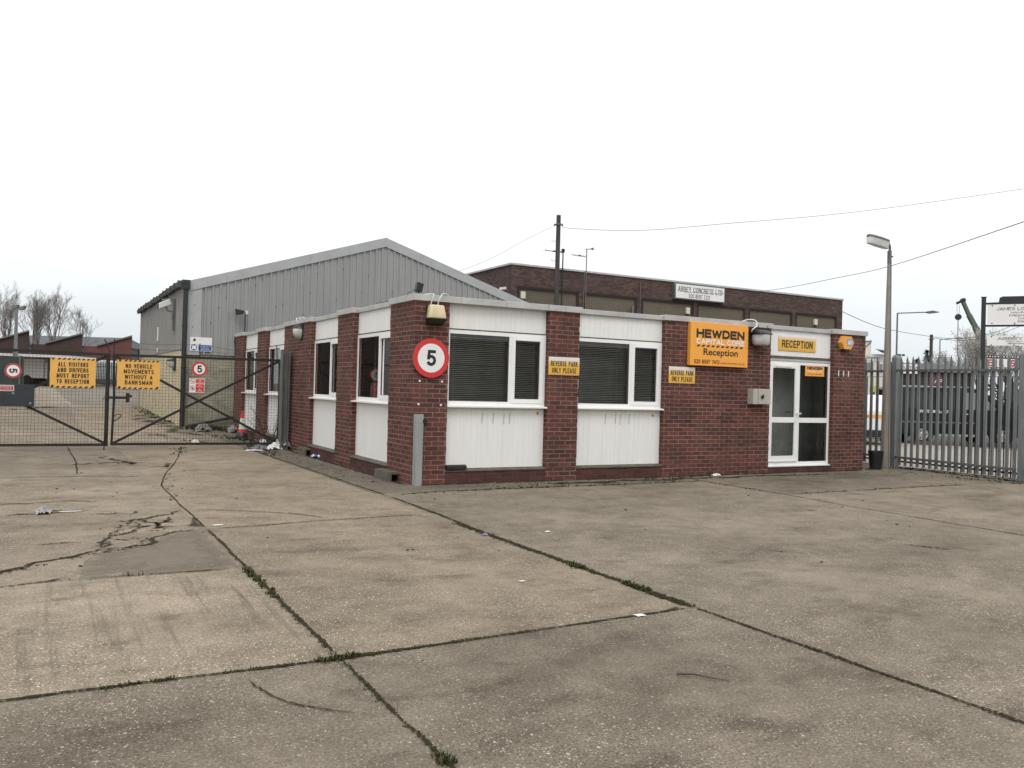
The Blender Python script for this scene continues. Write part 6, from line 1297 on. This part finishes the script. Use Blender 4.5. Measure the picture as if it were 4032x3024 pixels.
def conifer(lat, dep, h, w_, sd, lab):
    p = sv(lat,dep); t = thing('conifer_tree', p, lab, 'tree', 'dark conifers across the road'); rt = random.Random(sd); T, C_ = MB(), MB(); T.tube([p,p+Z*h], .16, 7, .02); T.build('trunk', m_bark, t)
    for i in range(900):
        q = rt.random()**.7; z = h*(.12+.86*q); rad = w_*(1-q)**.85*rt.uniform(.35,1.15)*(.75+.35*math.sin(z*9+i%3)); a = rt.uniform(0,6.283); c = p+Vector((math.cos(a)*rad,math.sin(a)*rad,z-rad*.25)); d = Vector((math.cos(a),math.sin(a),rt.uniform(-.5,.5))).normalized()*rt.uniform(.18,.4); e_ = Vector((-math.sin(a),math.cos(a),rt.uniform(-.3,.3)))*.10; g = rt.uniform(.5,1.3); C_.quad(c-d*.5,c+e_,c+d,c-e_,col=(.03*g,.042*g,.03*g,1))
    C_.build('crown', m_conifer, t)
conifer(41.5,85,6.7,1.5,1,'pointed dark conifer left of the distant telegraph pole'); conifer(40.55,85,5.8,1.2,2,'shorter dark conifer left of the pointed one'); conifer(42.7,87,5.4,1.5,3,'dark conifer half hidden by the distant telegraph pole')
# hedge / scrub masses along the road
def scrub(lat0, lat1, dep, h, sd, lab, col=(.028,.03,.022), base=0, n=2600):
    rt = random.Random(sd); m_ = MB()
    for i in range(n):
        l_ = rt.uniform(lat0,lat1); z = base+h*(rt.random()**.8)*(.7+.3*math.sin(l_*1.7+sd)); c = sv(l_,dep+rt.uniform(-1,1),z); a = Vector((rt.uniform(-1,1),rt.uniform(-1,1),rt.uniform(-1,1))).normalized()*.28; b = a.orthogonal().normalized()*.15; g = rt.uniform(.5,1.5); m_.quad(c-a,c+b,c+a,c-b,col=(col[0]*g,col[1]*g,col[2]*g,1))
    tag(m_.build('roadside_scrub', m_leaf, loc=sv(lat0,dep,base)), lab, 'scrub', kind='stuff')
scrub(20,60,72,3.0,1,'dark tangled scrub along the far side of the road'); scrub(26.5,34,74,3.6,5,'taller dark scrub behind the white CUSTOM sign', n=900)

t = thing('neighbour_warehouse', (-13,18,0), 'long brown brick warehouse along the left side of the yard', 'building')
MB().box(-24,18,0,-13,62,6.2).build('wall', mat('dull brown brick', (.075,.062,.055), .95, var=.2), t); MB().box(-24.3,17.7,6.2,-12.7,62.3,6.5).build('roof', m_roof, t)
for yy in (22,32,42,52): MB().box(-13.0,yy,0.2,-12.95,yy+4.5,4.2).build('roller_door', m_blackp, t)
t = thing('reflection_blocker', (20,-46,0), 'added unseen brick block behind the camera, darkening the window reflections', 'building')  # added out of view to darken reflections in the front windows
MB().box(-60,-58,0,95,-46,5.3).build('wall', mat('reflection blocker brick', (.13,.115,.10), .95, var=.3, scale=.6), t)
for k in range(12): MB().box(-55+12.5*k,-46,.1,-55+12.5*k+4.5,-45.95,4.4).build('roller_door', m_shed, t)  # added door panels on the unseen reflection blocker
# ------------------------------------------------------------------ far left: yards and sawtooth buildings
GB = 1.0
def sawtooth(lats, dep, label, wall, dd=18):
    "outline points (lat, z) seen from the yard"
    t = thing('sawtooth_building', sv(lats[0][0],dep,GB), label, 'building', 'brick buildings beyond the yard'); fv = (sv(lats[-1][0]*1.3,dep*1.3)-sv(lats[-1][0],dep)).normalized(); m_ = MB(); pts = [sv(l_,dep,z) for l_, z in lats]; base = [sv(lats[-1][0],dep,GB-.1),sv(lats[0][0],dep,GB-.1)]; m_.prism(pts+base, fv*dd); m_.build('wall', wall, t)
    m_ = MB()
    for (l0,z0),(l1,z1) in zip(lats,lats[1:]):
        if z1 > z0+.4 and l1-l0 > 1: m_.prism([sv(l0-.1,dep-.25,z0+.03),sv(l1+.15,dep-.25,z1+.03),sv(l1+.15,dep-.25,z1+.2),sv(l0-.1,dep-.25,z0+.2)], fv*(dd+.3))
    m_.build('roof', m_galvd, t)
    return t
sawtooth([(-60.5,4.6),(-54.25,6.55),(-54.15,5.18)], 95, 'brown brick building with a single sloping roof at the far left', m_bkg)
sawtooth([(-54.14,5.18),(-52.36,5.2),(-48.47,6.40),(-48.4,5.15)], 95.3, 'brown brick building with sloping roof in the middle of the sawtooth row', m_bkg)
sawtooth([(-48.39,5.14),(-46.72,5.1),(-43.0,6.30),(-42.95,4.97)], 95.6, 'red brick building with sloping roof at the right of the sawtooth row', m_bkg2)
t, P, rv = simple_building('grey_roof_house', -42.9, -36.0, 97, 8, 4.95, m_bkg2, m_groof, 'red brick house with a grey roof beside the shed corner', roofh=1.1, base=GB)
t, P, rv = simple_building('long_warehouse', -75, -57.5, 124, 10, 6.2, m_groof, m_groof, 'long grey roofed warehouse behind the bare trees', roofh=1.6, base=GB)
# dark lattice of parked plant between fence and buildings
t = thing('loading_canopy', sv(-40,66,.8), 'long white edged loading canopy behind the green fence', 'canopy'); m_ = MB(); fv = Vector((.4846,.8747,0)); m_.prism([sv(-41,66,3.12),sv(-34.4,66,3.05),sv(-34.4,66,3.22),sv(-41,66,3.30)], fv*4); m_.build('canopy_roof', m_sw, t)
for l_ in (-40.5,-38.3,-36.2,-34.6): m_ = MB(); m_.tube([sv(l_,66.2,.8),sv(l_,66.2,3.1)], .08, 6); m_.build('post', m_blackp, t)
m_ = MB(); m_.prism([sv(-41,69.5,.8),sv(-34.5,69.5,.8),sv(-34.5,69.5,3.05),sv(-41,69.5,3.05)], fv*.2); m_.build('back_wall', m_bkg, t)
def pvan(lat, dep, L_, h, mt, lab, base=.85):
    t = thing('parked_truck', sv(lat,dep,base), lab, 'truck', 'vehicles behind the green fence'); fv = Vector((.4846,.8747,0)); m_ = MB(); m_.prism([sv(lat,dep,base+.55),sv(lat+L_,dep,base+.55),sv(lat+L_,dep,base+h),sv(lat,dep,base+h)], fv*2.0); m_.build('body', mt, t, bevel=.05)
    m_ = MB(); m_.prism([sv(lat+L_+.05,dep+.1,base+.5),sv(lat+L_+1.5,dep+.1,base+.5),sv(lat+L_+1.45,dep+.1,base+h*.55),sv(lat+L_+1.1,dep+.1,base+h*.85),sv(lat+L_+.05,dep+.1,base+h*.88)], fv*1.8); m_.build('cab', mt, t, bevel=.05)
    m_ = MB(); m_.prism([sv(lat+L_+.3,dep+.08,base+h*.55),sv(lat+L_+1.2,dep+.08,base+h*.55),sv(lat+L_+1.0,dep+.08,base+h*.80),sv(lat+L_+.3,dep+.08,base+h*.82)], fv*.015); m_.build('side_window', m_vglass, t)
    for x in (.7, L_+.8): m_ = MB(); m_.lathe(sv(lat+x,dep-.03,base+.4), [(0,0),(.25,.0),(.4,.03),(.4,.25)], 16, fv); m_.build('wheel', m_tyre, t)
pvan(-38.1,74,3.2,2.2,m_vwhite,'white box truck behind the green fence right of the canopy',.9)
pvan(-39.6,68,2.0,2.1,m_vwhite,'white truck under the loading canopy',.85)
pvan(-44.5,78,2.6,2.4,m_bkg2,'dark truck behind the left speed sign',.9)
gf = thing('green_fence', sv(-42,71,.8), 'dark green steel palisade fence across the far side of the yard', 'fence')
m_ = MB(); rv = Vector((.8747,-.4846,0)); fvv = Vector((.4846,.8747,0))
p0 = None
npl = 100; A = sv(-44.5,72,0); B_ = sv(-31.2,72.3,0)
m_ = MB(); m_.prism([A-rv*.045+Z*.86,A+rv*.045+Z*.86,A+rv*.045+Z*2.85,A+Z*3.0,A-rv*.045+Z*2.85], fvv*.02); gp = m_.build('pale', m_green, gf)
for i in range(npl):
    o = gp if i == 0 else gp.copy()
    if i: COL.objects.link(o); o.parent = gf
    o.location = (B_-A)*i/(npl-1)
m_ = MB()
for z in (1.15,2.55): m_.bar(A-fvv*.03+Z*z, B_-fvv*.03+Z*z, .05, .06)
m_.build('rail', m_green, gf)
m_ = MB(); m_.prism([sv(-24.5,38,.4),sv(-21.92,38,.4),sv(-21.92,38,2.38),sv(-24.5,38,2.5)], fvv*.06); t = thing('sheet_fence', sv(-22.5,38,.4), 'dark green sheet metal fence behind the sideways speed sign', 'fence'); m_.build('sheet', m_green, t)
m_ = MB(); 
for l_ in (-24.3,-23.2,-22.05): m_.bar(sv(l_,37.95,.4),sv(l_,37.95,2.45),.08,.08,up=(1,0,0))
m_.build('post', m_galvd, t)
b = sv(-26.4,45); t = thing('lamp_pole', (b.x,b.y,.45), 'tall grey pole with twin floodlights at the far left', 'street lamp'); m_ = MB(); m_.tube([(b.x,b.y,.4),(b.x,b.y,2.9)], .13, 10, .12); m_.tube([(b.x,b.y,2.9),(b.x,b.y,5.1)], .10, 10, .07); m_.build('pole', m_galv, t)
m_ = MB(); m_.bar(b+rv*-.12+Z*5.1,b+rv*.2+Z*5.15,.06,.05); m_.build('bracket', m_steel, t)
for d, z in ((-.13,5.25),(.22,5.2)): m_ = MB(); c = b+rv*d; m_.prism([c-rv*.17+Z*(z-.0),c+rv*.17+Z*(z+.07),c+rv*.13-fvv*.05+Z*(z-.12),c-rv*.08-fvv*.05+Z*(z-.16)], fvv*.25); m_.build('lamp_head', m_steel, t)
t = thing('yellow_crate', sv(-39.9,70,.85), 'yellow plant crate at the foot of the green fence', 'crate'); m_ = MB(); m_.prism([sv(-40.1,70,1.45),sv(-39.3,70,1.45),sv(-39.3,70,1.72),sv(-40.1,70,1.72)], fvv*.4); m_.build('crate_body', m_yellow, t, bevel=.02); m_ = MB(); m_.prism([sv(-40.05,70,.85),sv(-39.95,70,.85),sv(-39.95,70,1.45),sv(-40.05,70,1.45)], fvv*.4); m_.prism([sv(-39.45,70,.85),sv(-39.35,70,.85),sv(-39.35,70,1.45),sv(-39.45,70,1.45)], fvv*.4); m_.build('crate_leg', m_blackp, t)
